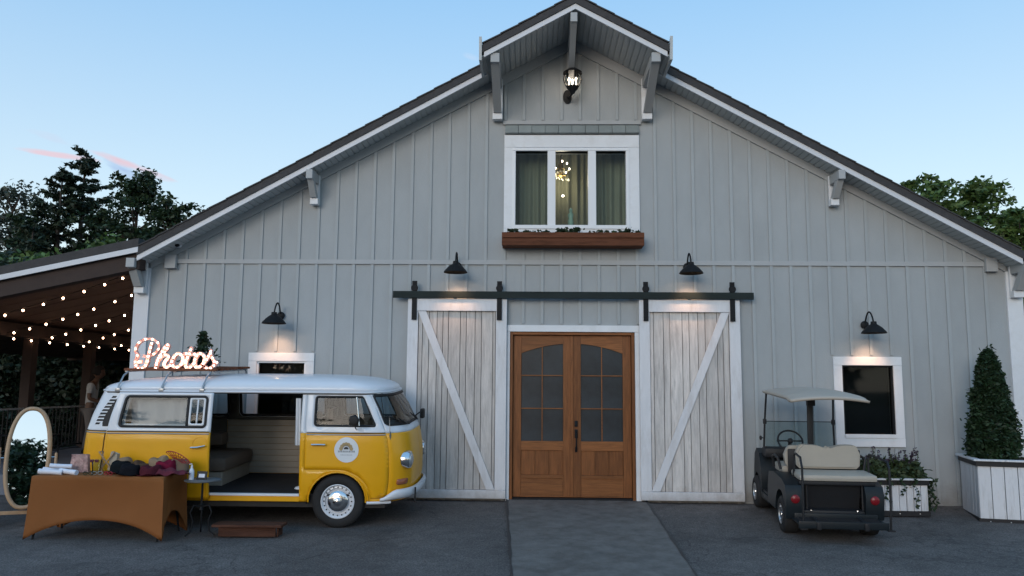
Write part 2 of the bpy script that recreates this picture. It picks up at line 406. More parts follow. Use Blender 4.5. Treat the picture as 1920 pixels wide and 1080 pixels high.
# battens: one object each
SP = 0.294
def blocked(x, lo, hi):
    """clip a batten at x to free z spans"""
    zones = [(-1.09, 1.09, 3.86, 5.90), (-1.02, 1.04, -1, 2.66), (-5.05, -3.97, 0.82, 2.21), (3.93, 4.99, 0.82, 2.21)]
    spans = [(lo, hi)]
    for a, c, z0, z1 in zones:
        if a < x < c:
            new = []
            for s0, s1 in spans:
                if s1 <= z0 or s0 >= z1: new.append((s0, s1)); continue
                if s0 < z0: new.append((s0, z0))
                if s1 > z1: new.append((z1, s1))
            spans = new
    return [q for q in spans if q[1] - q[0] > 0.08]
for k in range(-22, 23):
    x = 0.126 + SP * k
    if abs(x) > 6.5: continue
    for lo, hi in ((-0.06, 3.575), (3.645, 7.06 - 0.54 * abs(x) + 0.03)):
        for s0, s1 in blocked(x, lo, hi):
            if s1 - s0 < 0.06: continue
            j = RND.uniform(-0.006, 0.006)
            bar('batten', x - 0.024 + j, x + 0.024 + j, s0, s1, -0.020, -0.0005, M['batten'], barn, bev=0.003)
for x in range(6): pass
bar('belt_board', -6.62, 6.62, 3.575, 3.645, -0.030, -0.0005, M['trimgrey'], barn)
bar('base_board', -6.61, -2.56, -0.33, 0.035, -0.024, -0.0005, M['batten'], barn)
bar('base_board', 2.57, 6.61, -0.33, 0.03, -0.024, -0.0005, M['batten'], barn)
for sx in (-1, 1):
    a, c = sorted((sx * 6.60, sx * 6.835))
    bar('corner_board', a, c, -0.30, 3.50, -0.032, 0.20, M['white'] if sx > 0 else M['fascia'], barn)
# sloping frieze boards under the soffit, roof planes, soffits, fascias
def slope_pts(x0, x1, off0, off1, f):
    return [(x0, f(x0) + off0), (x1, f(x1) + off0), (x1, f(x1) + off1), (x0, f(x0) + off1)]
def f_low(x): return 7.24 - 0.553 * abs(x)
for sx in (-1, 1):
    b = MB().prism([(0.0, 7.06), (sx * 6.60, 7.06 - 0.54 * 6.60), (sx * 6.60, 7.24 - 0.547 * 6.60 + 0.004), (0.0, 7.244)], 'y', -0.034, -0.0006)
    b.done('frieze_board', M['trimgrey'], barn)
RY = -0.45; HY = -1.13; HXL, HXR = 1.36, 1.36; XE = 6.62
def roof_side(sx):
    # soffit: grooved strips running out from the wall, real ribs
    n = 0; b = MB()
    def strip(x0, x1, ya, yb, th):
        b.prism([(ya, 0), (yb, 0), (yb, th), (ya, th)], 'x', 0, 1)
    x = 0.0
    while x < 6.78:
        x1 = min(x + 0.082, 6.80)
        y1 = HY if x < 1.33 else RY
        for (xa, xb, dz) in ((x, x1 - 0.018, 0.0), (x1 - 0.018, x1, 0.014)):
            z0, z1 = f_low(xa) + dz, f_low(xb) + dz
            vs = [(sx * xa, y1 + 0.03, z0), (sx * xb, y1 + 0.03, z1), (sx * xb, 0.0, z1), (sx * xa, 0.0, z0)]
            up = [(p[0], p[1], p[2] + 0.02) for p in vs]
            A = [b.b.verts.new(p) for p in vs]; B = [b.b.verts.new(p) for p in up]
            b.b.faces.new(A); b.b.faces.new(B)
            for i in range(4): b.b.faces.new((A[i], A[(i + 1) % 4], B[(i + 1) % 4], B[i]))
        x = x1
    o = b.done('soffit', M['soffit'], barn); tag(o, kind='stuff')
    # fascia (white strip) and dark roof edge above it
    def edge(name, xa, xb, y, lo, hi, m, th=0.03):
        b = MB().prism([(sx * xa, f_low(xa) + lo), (sx * xb, f_low(xb) + lo), (sx * xb, f_low(xb) + hi), (sx * xa, f_low(xa) + hi)], 'y', y - th, y)
        return b.done(name, m, barn)
    edge('fascia', 1.33, XE, RY + 0.03, -0.03, 0.055, M['fascia'])
    edge('fascia', 0, 1.335, HY + 0.03, -0.03, 0.05, M['fascia'])
    # roof slab
    def slab(name, xa, xb, y0, y1, lo, hi):
        b = MB().prism([(sx * xa, f_low(xa) + lo), (sx * xb, f_low(xb) + lo), (sx * xb, f_low(xb) + hi), (sx * xa, f_low(xa) + hi)], 'y', y0, y1)
        return b.done(name, M['roofdark'], barn)
    slab('roof', 0, XE + (0.28 if sx > 0 else 0.0), RY - 0.02, 14.0, 0.055, 0.170)
    slab('hood_roof', 0, 1.38, HY - 0.02, RY - 0.02, 0.055, 0.165)
    # side flashing of the hood, flared at its tip
    b = MB()
    x = sx * 1.385
    z = f_low(1.385)
    b.prism([(RY - 0.04, z - 0.06), (HY - 0.03, z - 0.06), (HY - 0.07, z + 0.28), (HY + 0.05, z + 0.20), (RY - 0.04, z + 0.18)], 'x', x - 0.02, x + 0.02)
    b.done('hood_flashing', M['soffit'], barn)
    # starter courses of shingles proud of the roof edge
for sx in (-1, 1): roof_side(sx)
# shingle courses seen end-on along the rake (each a thin proud strip)
def shingles(sx):
    b0 = None; L0 = 0.30; x = 0.02; me = None
    while x < 6.55:
        y = (HY if x < 1.25 else RY) - 0.035
        zz = f_low(x + 0.15) + 0.176
        if me is None:
            b = MB().box(-0.155, 0.155, 0, 0.30, -0.004, 0.014)
            o = b.done('shingle', M['roofdark'], barn); me = o.data
        else: o = link('shingle', me, None, barn)
        o.location = (sx * (x + 0.15), y, zz); o.rotation_euler = (0, math.atan(0.553) * sx - sx * 0.035, 0)
        x += 0.262
for sx in (-1, 1): shingles(sx)

# brackets: wall plate, outrigger, diagonal brace
def bracket(x, zb, ztop, reach, wd=0.10, cz=None):
    e = bpy.data.objects.new('bracket', None); COL.objects.link(e); e.parent = barn; e.location = (x, 0, 0)
    h = wd / 2
    MB().box(-h - .012, h + .012, -0.075, -0.036, zb, ztop, bev=0.006).done('wall_plate', M['white'], e)
    MB().box(-h - .012, h + .012, -0.155, -0.075, zb, zb + 0.10, bev=0.006).done('foot_block', M['white'], e)
    MB().box(-h, h, -reach, -0.075, ztop - 0.15, ztop - 0.01, bev=0.006).done('outrigger', M['trimgrey'], e)
    b = MB(); y0, z0, y1, z1 = -0.10, zb + 0.10, -reach + 0.10, ztop - 0.15
    b.prism([(y0 - 0.10, z0), (y0 + 0.02, z0), (y1 + 0.10, z1), (y1 - 0.04, z1)], 'x', -h + 0.004, h - 0.004)
    b.done('brace', M['trimgrey'], e)
    return e
for sx in (-1, 1):
    bracket(sx * 4.03 + 0.0, 4.50, f_low(4.03) - 0.03, 0.47)
    bracket(sx * 1.175, 5.87, f_low(1.175) - 0.03, 1.10, 0.13)
    bracket(sx * 6.71, 3.09, 3.60, 0.47, 0.13)
# king bracket in the middle of the hood
kb = bpy.data.objects.new('bracket', None); COL.objects.link(kb); kb.parent = barn; kb.location = (-0.02, 0, 0)
MB().box(-0.055, 0.055, -0.10, -0.036, 6.45, 7.05, bev=0.006).done('wall_plate', M['trimgrey'], kb)
MB().box(-0.05, 0.05, -1.12, -0.10, 7.02, 7.16, bev=0.006).done('outrigger', M['trimgrey'], kb)
MB().prism([(-0.10, 6.50), (-0.10, 6.62), (-0.98, 7.02), (-1.08, 7.02)], 'x', -0.045, 0.045).done('brace', M['trimgrey'], kb)
# small square blocks at the ends of the belt board
for x in (-6.27, 6.37):
    bar('belt_block', x - 0.085, x + 0.085, 3.49, 3.70, -0.10, -0.031, M['trimgrey'], barn)
# right eave: gutter end and downspout
b = MB().box(6.84, 6.98, -0.42, 13.5, 3.42, 3.54, bev=0.02); b.done('gutter', M['white'], barn)
b = MB().tube([(7.35, -0.05, 3.14), (7.10, -0.05, 3.13), (6.97, -0.05, 3.08), (6.905, -0.05, 2.95), (6.90, -0.05, 2.0), (6.90, -0.05, 0.05)], 0.045, 10)
b.done('downspout', M['white'], barn, smooth=True)
M['tin'] = mat('weathered_tin', (0.24, 0.27, 0.27), 0.5, var=0.15, rnd=0.1)
bar('ledge_board', -1.09, 1.09, 5.82, 5.885, -0.045, -0.001, M['trimgrey'], barn)
for k in range(10):
    x0 = -1.055 + k * 0.211
    o = MB().prism([(0.0, 5.81), (-0.03, 5.81), (-0.085, 5.675), (-0.07, 5.665), (0.0, 5.665)], 'x', x0 + 0.003, x0 + 0.207).done('tin_shingle', M['tin'], barn)
# side walls and back of the barn
MB().box(-HW, -HW + 0.16, 0.2, 13.9, -0.3, 3.5).done('side_wall', M['siding'], barn)
MB().box(HW - 0.16, HW, 0.2, 13.9, -0.3, 3.5).done('side_wall', M['siding'], barn)
MB().box(-HW, HW, 13.9, 14.0, -0.3, 3.6).done('back_wall', M['siding'], barn)

# ---- windows
def frame4(parent, name, x0, x1, z0, z1, tw, y0, y1, m, top=None, bot=None):
    top = top or tw; bot = bot or tw
    bar(name, x0, x1, z1 - top, z1, y0, y1, m, parent); bar(name, x0, x1, z0, z0 + bot, y0, y1, m, parent)
    bar(name, x0, x0 + tw, z0 + bot + .001, z1 - top - .001, y0 + .003, y1, m, parent)
    bar(name, x1 - tw, x1, z0 + bot + .001, z1 - top - .001, y0 + .003, y1, m, parent)
def win_root(x, z, label=None):
    e = bpy.data.objects.new('window', None); COL.objects.link(e); e.parent = barn
    if label: e['label'] = label
    return e
M['sash'] = mat('white_vinyl_sash', (0.75, 0.77, 0.80), 0.35)
bw = win_root(0, 0, 'wide three pane upper window with lit chandelier behind it')
frame4(bw, 'trim', -1.065, 1.055, 4.02, 5.65, 0.17, -0.035, -0.0008, M['white'], top=0.20, bot=0.12)
frame4(bw, 'frame', -0.935, 0.895, 4.14, 5.44, 0.05, -0.05, 0.10, M['sash'], top=0.05, bot=0.06)
for x in (-0.32, 0.315): bar('mullion', x - 0.062, x + 0.062, 4.195, 5.395, -0.042, 0.09, M['sash'], bw)
for x0, x1 in ((-0.885, -0.38), (-0.255, 0.25), (0.375, 0.845)):
    bar('pane', x0, x1, 4.20, 5.39, 0.03, 0.036, M['clearglass'], bw, bev=0)
# lit upper room
MB().box(-2.0, 2.0, 2.2, 2.3, 3.7, 6.0).box(-2.0, -1.95, 0.18, 2.2, 3.7, 6.0).box(1.95, 2.0, 0.18, 2.2, 3.7, 6.0).box(-2, 2, 0.18, 2.3, 3.6, 3.7).box(-2, 2, 0.18, 2.3, 5.95, 6.0).done('upper_room', mat('room_plaster', (0.30, 0.30, 0.25), 0.9), barn)
def drape(name, x0, x1, y, z0, z1, m, parent, folds=9, amp=0.035, flare=0.0):
    b = MB(); n = folds * 8; rows = 8; g = []
    for j in range(rows + 1):
        z = z0 + (z1 - z0) * j / rows; row = []
        for i in range(n + 1):
            u = i / n; x = x0 + (x1 - x0) * u
            row.append(b.b.verts.new((x, y + amp * math.sin(u * folds * 2 * PI + math.sin(u * 7) * 1.3) * (1.1 - 0.4 * j / rows) + amp * .5 * math.sin(u * 23 + j * .3), z)))
        g.append(row)
    for j in range(rows):
        for i in range(n): b.b.faces.new((g[j][i], g[j][i + 1], g[j + 1][i + 1], g[j + 1][i]))
    return b.done(name, m, parent, smooth=True, ang=80)
for i, (x0, x1) in enumerate(((-1.15, -0.28), (0.33, 1.15))):
    o = drape('curtain', x0, x1, 0.42, 3.9, 5.9, M['curtain'], None, 7)
    tag(o, ['olive curtain behind the left pane of the upper window', 'olive curtain behind the right pane of the upper window'][i], 'curtain', 'curtains in the upper window')
o = drape('curtain', -0.35, 0.40, 1.3, 3.9, 5.9, M['curtain'], None, 6); tag(o, 'olive curtain hanging far back behind the middle pane of the upper window', 'curtain', 'curtains in the upper window')

def small_window(cx, rightside):
    e = win_root(cx, 0, 'small square window with dark glass by the golf cart' if rightside else 'small square window with brown blind behind the yellow van')
    x0, x1 = cx - 0.51, cx + 0.51
    frame4(e, 'trim', x0, x1, 0.845, 2.185, 0.128, -0.035, -0.0008, M['white'])
    frame4(e, 'frame', x0 + 0.128, x1 - 0.128, 0.972, 2.058, 0.028, -0.012, 0.08, M['blackmetal'] if rightside else M['sash'])
    bar('sill', x0 + 0.13, x1 - 0.13, 0.975, 1.03, -0.045, 0.02, M['white'], e)
    bar('pane', x0 + 0.15, x1 - 0.15, 1.0, 2.03, 0.03, 0.036, M['darkglass'], e, bev=0)
    MB().box(x0 - .1, x1 + .1, 0.18, 1.4, 0.5, 2.4).done('dark_room', M['darkroom'], e)
    if not rightside: bar('blind', x0 + 0.14, x1 - 0.14, 1.45, 2.03, 0.07, 0.08, M['blind'], e)
small_window(4.455, True); small_window(-4.475, False)

# ---- french doors
fd = bpy.data.objects.new('entrance_doors', None); COL.objects.link(fd); fd.parent = barn; fd['label'] = 'pair of varnished wooden doors with arched glazing'
frame4x = [('door_trim', -0.995, 1.02, 2.535, 2.635), ]
bar('door_trim', -1.0, 1.03, 2.535, 2.635, -0.05, -0.0008, M['white'], barn)
bar('door_trim', -1.0, -0.952, -0.02, 2.534, -0.045, -0.0008, M['white'], barn)
bar('door_trim', 0.955, 1.03, -0.02, 2.534, -0.045, -0.0008, M['white'], barn)
bar('jamb', -0.951, -0.905, 0.0, 2.533, -0.02, 0.10, M['oak'], fd); bar('jamb', 0.905, 0.951, 0.0, 2.533, -0.02, 0.10, M['oak'], fd)
bar('jamb', -0.904, 0.904, 2.49, 2.532, -0.018, 0.10, M['oakh'], fd)
bar('threshold', -0.90, 0.90, 0.0, 0.045, -0.03, 0.12, M['blackmetal'], fd)
def arch_z(x):   # underside of the arched top rail, x = 0 at the meeting stile
    return 2.36 - 0.16 * (abs(x) / 0.8) ** 2
def leaf(sx):
    Y0, Y1 = 0.045, 0.085
    def bx(n, a, c, z0, z1, y0, y1, m, bev=0.004):
        a, c = sorted((sx * a, sx * c)); return bar(n, a, c, z0, z1, y0, y1, m, fd, bev)
    bx('stile', 0.004, 0.135, 0.05, 2.485, Y0, Y1, M['oak']); bx('stile', 0.775, 0.90, 0.05, 2.485, Y0, Y1, M['oak'])
    xs = [0.136 + (0.774 - 0.136) * i / 10 for i in range(11)]
    MB().prism([(sx * 0.136, 2.485), *[(sx * x, arch_z(x)) for x in xs], (sx * 0.774, 2.485)], 'y', Y0, Y1).done('top_rail', M['oakh'], fd)
    bx('lock_rail', 0.136, 0.774, 0.74, 0.88, Y0, Y1, M['oakh']); bx('mid_rail', 0.136, 0.774, 0.325, 0.375, Y0 - .008, Y1, M['oakh'])
    bx('bottom_rail', 0.136, 0.774, 0.05, 0.075, Y0, Y1, M['oakh'])
    bx('panel', 0.137, 0.773, 0.075, 0.325, Y0 + 0.006, Y1, M['oakh'])
    for k in range(3):
        bx('plank', 0.137 + k * 0.2123, 0.137 + (k + 1) * 0.2123 - 0.004, 0.376, 0.739, Y0 + 0.016, Y1, M['oak'])
    cols = [(0.137, 0.448), (0.462, 0.773)]
    for a, c in cols:
        for z0, z1 in ((0.881, 1.362), (1.378, 1.862), (1.878, None)):
            if z1 is None:
                xx = [a + (c - a) * i / 6 for i in range(7)]
                MB().prism([(sx * a, z0), (sx * c, z0), *[(sx * x, arch_z(x)) for x in reversed(xx)]], 'y', Y0 + 0.022, Y0 + 0.028).done('pane', M['frost'], fd)
            else: bx('pane', a, c, z0, z1, Y0 + 0.022, Y0 + 0.028, M['frost'], 0)
    bx('muntin', 0.448, 0.462, 0.881, arch_z(0.455), Y0 + .003, Y1, M['oakh'], .002)
    for z in (1.37, 1.87):
        for a, c in cols: bx('muntin', a, c, z - 0.008, z + 0.008, Y0 + .003, Y1, M['oakh'], .002)
leaf(-1); leaf(1)
bar('astragal', -0.018, 0.018, 0.05, 2.485, 0.03, 0.045, M['oak'], fd)
h = MB().box(0.038, 0.085, 0.022, 0.045, 1.10, 1.19, bev=.006).box(0.038, 0.085, 0.022, 0.045, 0.93, 1.06, bev=.006)
h.tube([(0.061, 0.02, 1.04), (0.061, -0.02, 1.0), (0.061, -0.03, 0.9), (0.061, -0.015, 0.78), (0.061, 0.02, 0.75)], 0.011, 8).box(0.045, 0.078, 0.022, 0.045, 0.72, 0.80, bev=.006)
h.done('handle', M['blackmetal'], fd, smooth=True)
MB().box(-0.95, 0.95, 0.12, 0.15, 0, 2.55).done('door_backing', M['darkroom'], fd)

# ---- sliding barn doors on a wooden track
bar('track_board', -2.75, 2.745, 3.035, 3.14, -0.165, -0.13, M['track'], barn)
for x in (-2.6, -1.8, -0.9, 0, 0.9, 1.8, 2.6): bar('track_spacer', x - .02, x + .02, 3.06, 3.11, -0.13, -0.0008, M['blackmetal'], barn)
def barn_door(x0, x1, sx, widths, label):
    e = bpy.data.objects.new('sliding_door', None); COL.objects.link(e); e.parent = barn; e['label'] = label
    z0, z1 = 0.04, 3.025; yb, yf = -0.075, -0.118
    fwl, fwr = 0.16, 0.165
    bar('stile', x0, x0 + fwl, z0 + .125, z1 - .001, yf, yb, M['whiteframe'], e, .005); bar('stile', x1 - fwr, x1, z0 + .125, z1 - .001, yf, yb, M['whiteframe'], e, .005)
    bar('top_rail', x0 + fwl - .10, x1 - fwr + .10, z1 - 0.185, z1, yf - .012, yf - .0005, M['whiteframe'], e, .005)
    bar('bottom_rail', x0, x1, z0, z0 + 0.123, yf - .012, yb, M['whiteframe'], e, .005)
    x = x0 + fwl + 0.004; tot = sum(widths); W = (x1 - x0 - fwl - fwr - 0.008)
    for wd in widths:
        ww = wd / tot * W; j = RND.uniform(-0.006, 0.006)
        bar('plank', x + 0.004, x + ww - 0.004, z0 + 0.126, z1 - 0.03, yb - 0.012 + j, yb + 0.015, M['whitewash'], e, .003); x += ww
    # diagonal brace
    if sx < 0: a, c = (x0 + fwl + 0.06, z1 - 0.19), (x1 - fwr - 0.06, z0 + 0.13)
    else: a, c = (x1 - fwr - 0.06, z1 - 0.19), (x0 + fwl + 0.06, z0 + 0.13)
    hw = 0.062
    MB().prism([(a[0] - hw, a[1]), (a[0] + hw, a[1]), (c[0] + hw, c[1]), (c[0] - hw, c[1])], 'y', yf - .004, yb - 0.020).done('brace', M['whiteframe'], e)
    MB().box(x0 + .02, x1 - .02, yb + .0155, yb + .02, z0 + .02, z1 - .02).done('backing', M['darkroom'], e)
    for x in (x0 + 0.10, x1 - 0.115):
        b = MB().box(x - 0.038, x + 0.038, yf - 0.030, yf - 0.0165, 2.70, 3.30, bev=.003)
        for z in (2.76, 2.95, 3.22, 3.27): b.lathe([(0, 0), (0.011, 0.001), (0.011, 0.006), (0, 0.008)], (x, yf - 0.030, z), 'y', 8, Matrix.Scale(-1, 3, (0, 1, 0)))
        o = b.done('hanger', M['blackmetal'], e)
        MB().lathe([(0, -0.0), (0.048, 0), (0.054, 0.01), (0.054, 0.02), (0.0, 0.02)], (x, yf - 0.050, 3.19), 'y', 18).done('roller', M['blackmetal'], e)
barn_door(-2.52, -1.0, -1, [.7, 1.1, 1.35, 1.0, .95, 2.0, 1.0, 1.5, 1.1, 1.9, .5], 'whitewashed sliding barn door left of the entrance')
barn_door(1.015, 2.54, 1, [.55, 1.5, 1.0, 1.9, 1.05, 1.35, 1.1, 1.8, .9, .9], 'whitewashed sliding barn door right of the entrance')

# ---- window box under the big window
wb = root('window_box', (0, -0.05, 3.83), 'rustic reddish wooden window box below the upper window', 'window box')
MB().box(-1.08, 1.08, -0.26, -0.235, 0.0, 0.115, bev=.005).done('plank', M['cedar'], wb)
MB().box(-1.08, 1.08, -0.275, -0.25, 0.118, 0.20, bev=.005).done('plank', M['cedar'], wb)
MB().box(-1.08, 1.08, 0.0, 0.02, 0.0, 0.2, bev=.003).done('plank', M['cedar'], wb)
MB().box(-1.075, 1.075, -0.235, 0.0, 0.0, 0.02).done('bottom_board', M['cedar'], wb)
for x in (-1.08, 1.06): MB().box(x, x + 0.02, -0.235, 0.0, 0.021, 0.2).done('end_board', M['cedar'], wb)
MB().box(-1.05, 1.05, -0.23, -0.01, 0.12, 0.17).done('soil', mat('potting_soil', (0.03, 0.022, 0.018), 0.95, bump=0.5), wb)

# security camera
scm = root('security_camera', (-6.16, -0.04, 3.86), 'tiny black and white security camera at the left end of the eave', 'camera')
MB().lathe([(0, 0), (0.045, 0), (0.045, -0.05), (0, -0.06)], (0, 0, 0), 'y', 12).done('mount', M['white'], scm, smooth=True)
MB().tube([(0, -0.05, 0), (0.02, -0.13, -0.02)], 0.030, 10).ball((0.02, -0.14, -0.02), 0.032).done('lens_housing', M['blackmetal'], scm, smooth=True)

# ------------------------------------------------------------------ wall lamps
M['shadein'] = mat('white_lamp_lining', (0.8, 0.78, 0.72), 0.4)
M['bulb'] = mat('glowing_bulb', (1, 0.9, 0.75), 0.3, emis=(1.0, 0.62, 0.32), estr=28.0)
def lamp_proto(side):
    e = bpy.data.objects.new('wall_lamp', None); COL.objects.link(e)
    d = -0.33
    b = MB()
    b.lathe([(0.040, 0.115), (0.045, 0.075), (0.07, 0.060), (0.115, 0.025), (0.165, -0.03), (0.180, -0.055), (0.178, -0.060), (0.160, -0.032), (0.110, 0.018), (0.065, 0.050), (0.0, 0.058)], (0, d, 0), 'z', 32)
    b.done('lamp_shade', M['blackmetal'], e, smooth=True, ang=50)
    b = MB(); pts = []
    for k in range(13):
        t = k / 12; a = PI * (1 - t)
        pts.append((side * 0.02 * 0 + side * 0.07 * (1 - t), -0.03 + (d + 0.03) * (0.5 - 0.5 * math.cos(a * -1 + PI)) if False else (-0.03 + (d + 0.03) * t), 0.10 + 0.17 * math.sin(PI * t) ** 0.7))
    pts = [(0, -0.02, 0.10)] + [(0, q[1], q[2]) for q in pts[1:]] + [(0, d, 0.07)]
    b.tube(pts, 0.012, 8).done('arm', M['blackmetal'], e, smooth=True, ang=80)
    MB().lathe([(0, 0), (0.06, 0), (0.06, -0.018), (0.03, -0.035), (0, -0.035)], (0, -0.001, 0.09), 'y', 20).done('wall_plate', M['blackmetal'], e, smooth=True)
    MB().ball((0, d, 0.022), 0.028, (1, 1, 1.0)).done('bulb', M['bulb'], e, smooth=True)
    ld = bpy.data.lights.new('lamp_light', 'SPOT'); ld.spot_size = R(80); ld.spot_blend = 1.0; ld.energy = 14; ld.color = (1.0, 0.56, 0.32); ld.shadow_soft_size = 0.04
    lo = bpy.data.objects.new('lamp_light', ld); COL.objects.link(lo); lo.parent = e; lo.location = (0, d, -0.03); lo.rotation_euler = Vector((0, -0.20, 0.45)).to_track_quat('Z', 'Y').to_euler()
    return e
p1 = lamp_proto(1); p2 = None
lampspec = [((-4.51, -0.02, 2.67), 1, 'black gooseneck wall lamp above the small window behind the van'),
            ((-1.775, -0.02, 3.46), 1, 'black gooseneck wall lamp above the left sliding barn door'),
            ((1.77, -0.02, 3.46), -1, 'black gooseneck wall lamp above the right sliding barn door'),
            ((4.44, -0.02, 2.58), -1, 'black gooseneck wall lamp above the window by the golf cart')]
p2 = lamp_proto(-1)
used = set()
for loc, sd_, lab in lampspec:
    src = p1 if sd_ > 0 else p2
    if src in used: o = copy_tree(src)
    else: o = src; used.add(src)
    o.location = loc; tag(o, lab, 'wall lamp', 'gooseneck lamps on the barn wall')

# carriage lantern under the hood
ln = root('carriage_lantern', (0.0, -0.05, 6.30), 'black carriage lantern with glass globe lit under the roof hood', 'lantern')
MB().lathe([(0, 0.0), (0.07, 0), (0.07, -0.02), (0, -0.03)], (-0.07, 0.04, -0.02), 'y', 16, Matrix.Diagonal((1, 1, 1.6))).done('wall_plate', M['blackmetal'], ln, smooth=True)
MB().lathe([(0, -0.06), (0.035, -0.055), (0.05, -0.02), (0.085, 0.02), (0.10, 0.05), (0.075, 0.055), (0, 0.055)], (0, -0.22, 0), 'z', 20).done('base_cup', M['blackmetal'], ln, smooth=True)
MB().tube([(-0.06, 0.03, -0.03), (-0.04, -0.12, -0.08), (0, -0.22, -0.05)], 0.016, 8).done('arm', M['blackmetal'], ln, smooth=True)
MB().lathe([(0.09, 0.05), (0.135, 0.12), (0.145, 0.17), (0.13, 0.24), (0.10, 0.275)], (0, -0.22, 0), 'z', 24).done('globe', M['clearglass'], ln, smooth=True)
MB().lathe([(0.150, 0.262), (0.145, 0.285), (0.09, 0.325), (0.05, 0.35), (0.02, 0.38), (0.03, 0.40), (0.0, 0.42)], (0, -0.22, 0), 'z', 24).done('cap', M['blackmetal'], ln, smooth=True)
for k in range(6):
    a = k * PI / 3
    MB().tube([(0.10 * math.cos(a), -0.22 + 0.10 * math.sin(a), 0.05), (0.146 * math.cos(a), -0.22 + 0.146 * math.sin(a), 0.17), (0.12 * math.cos(a), -0.22 + 0.12 * math.sin(a), 0.265)], 0.005, 6).done('cage_bar', M['blackmetal'], ln)
M['bulb2'] = mat('candle_bulb', (1, 0.9, 0.8), 0.3, emis=(1.0, 0.78, 0.60), estr=7.0)
for dx, dy in ((-0.055, -0.02), (0.055, -0.02), (0.0, 0.05)):
    MB().ball((dx, -0.22 + dy, 0.16), 0.018, (1, 1, 2.0)).tube([(dx, -0.22 + dy, 0.05), (dx, -0.22 + dy, 0.13)], 0.01, 6).done('candle_bulb', M['bulb2'], ln, smooth=True)

# chandelier in the upper room
ch = root('chandelier', (-0.14, 1.0, 5.36), 'lit crystal chandelier hanging behind the upper window', 'chandelier')
MB().tube([(0, 0, 0.6), (0, 0, -0.1)], 0.012, 6).lathe([(0, -0.15), (0.05, -0.1), (0.03, 0.0), (0.05, 0.1), (0.01, 0.15)], (0, 0, 0)).done('stem', mat('brass', (0.4, 0.28, 0.1), 0.3, metal=1), ch, smooth=True)
for k in range(8):
    a = k * PI / 4 + 0.2; r = 0.17 if k % 2 else 0.11; zz = 0.0 if k % 2 else 0.13
    MB().tube([(0, 0, zz - 0.08), (r * .6 * math.cos(a), r * .6 * math.sin(a), zz - 0.11), (r * math.cos(a), r * math.sin(a), zz - 0.04)], 0.006, 6).done('arm', bpy.data.materials['brass'], ch)
    MB().ball((r * math.cos(a), r * math.sin(a), zz), 0.014, (1, 1, 1.3)).done('bulb', M['bulb2'], ch, smooth=True)
for k in range(22):
    a = k * 2.4; r = 0.05 + 0.11 * ((k * 0.37) % 1); 
    MB().ball((r * math.cos(a), r * math.sin(a), -0.02 - 0.16 * ((k * 0.61) % 1)), 0.010, (1, 1, 1.8), 1).done('crystal', mat('crystal', (0.9, 0.85, 0.7), 0.05, spec=1, emis=(1, .8, .5), estr=0.15) if k == 0 else bpy.data.materials['crystal'], ch)
MB().ball((0.04, 0.1, -0.42), 0.018, (1.3, 1, 1)).done('candle_bulb', M['bulb2'], ch, smooth=True)
ld = bpy.data.lights.new('chandelier_light', 'POINT'); ld.energy = 4.5; ld.color = (1.0, 0.82, 0.58); ld.shadow_soft_size = 0.12
lo = bpy.data.objects.new('chandelier_light', ld); COL.objects.link(lo); lo.parent = ch; lo.location = (0, -0.05, -0.2)
st = root('table_statue', (0.0, 0.36, 4.19), 'pale green statuette standing on the sill behind the middle pane', 'statuette')
MB().lathe([(0, 0), (0.06, 0), (0.06, 0.03), (0.03, 0.06), (0.05, 0.14), (0.035, 0.2), (0.05, 0.26), (0.02, 0.3), (0.03, 0.34), (0, 0.38)], n=16).done('figure', mat('verdigris', (0.25, 0.38, 0.30), 0.6), st, smooth=True)
# ------------------------------------------------------------------ porch on the left
PX = -10.5
def pz(x): return 3.63 + (x + 6.62) * 0.21     # underside height of the lean-to roof
DZ = 0.30
po = root('porch', (-8.7, 5, 0), 'open lean-to porch with brown ceiling on the left side of the barn', 'porch')
def P(n, m, b): o = b.done(n, m, po); o.data.transform(Matrix.Translation((8.7, -5, 0))); return o
PL = 8.6
def pslab(n, y0, y1, lo, hi, m, xa=-13.0, xb=-6.60):
    return P(n, m, MB().prism([(xa, pz(xa) + lo), (xb, pz(xb) + lo), (xb, pz(xb) + hi), (xa, pz(xa) + hi)], 'y', y0, y1))
pslab('roof', -0.47, PL + .4, 0.13, 0.26, M['roofdark'])
pslab('fascia', -0.475, -0.445, 0.045, 0.125, M['fascia'])
pslab('front_beam', -0.40, -0.20, -0.20, 0.07, M['postwood'])
# ceiling boards running along the slope
y = -0.19; k = 0
while y < PL:
    pslab('ceiling_board', y, y + 0.292, 0.055 - 0.004 * (k % 2), 0.085, M['porchwood'], -12.9, -6.84); y += 0.30; k += 1
P('eave_beam', M['postwood'], MB().box(PX - 0.08, PX + 0.08, -0.4, PL, 2.58, 2.82))
P('back_beam', M['postwood'], MB().box(-12.9, -6.84, PL, PL + 0.15, 2.3, 3.6))
for yy in (-1.0 + 2.12, 3.25, 5.37, 7.5):
    P('post', M['postwood'], MB().box(PX - 0.095, PX + 0.095, yy - 0.095, yy + 0.095, DZ, 2.58, bev=.008))
P('deck', M['deck'], MB().box(-10.55, -6.84, -0.02, PL, -0.05, DZ))
P('deck_edge', M['deck'], MB().box(-10.60, -10.552, -0.02, PL, DZ - 0.2, DZ + 0.03))
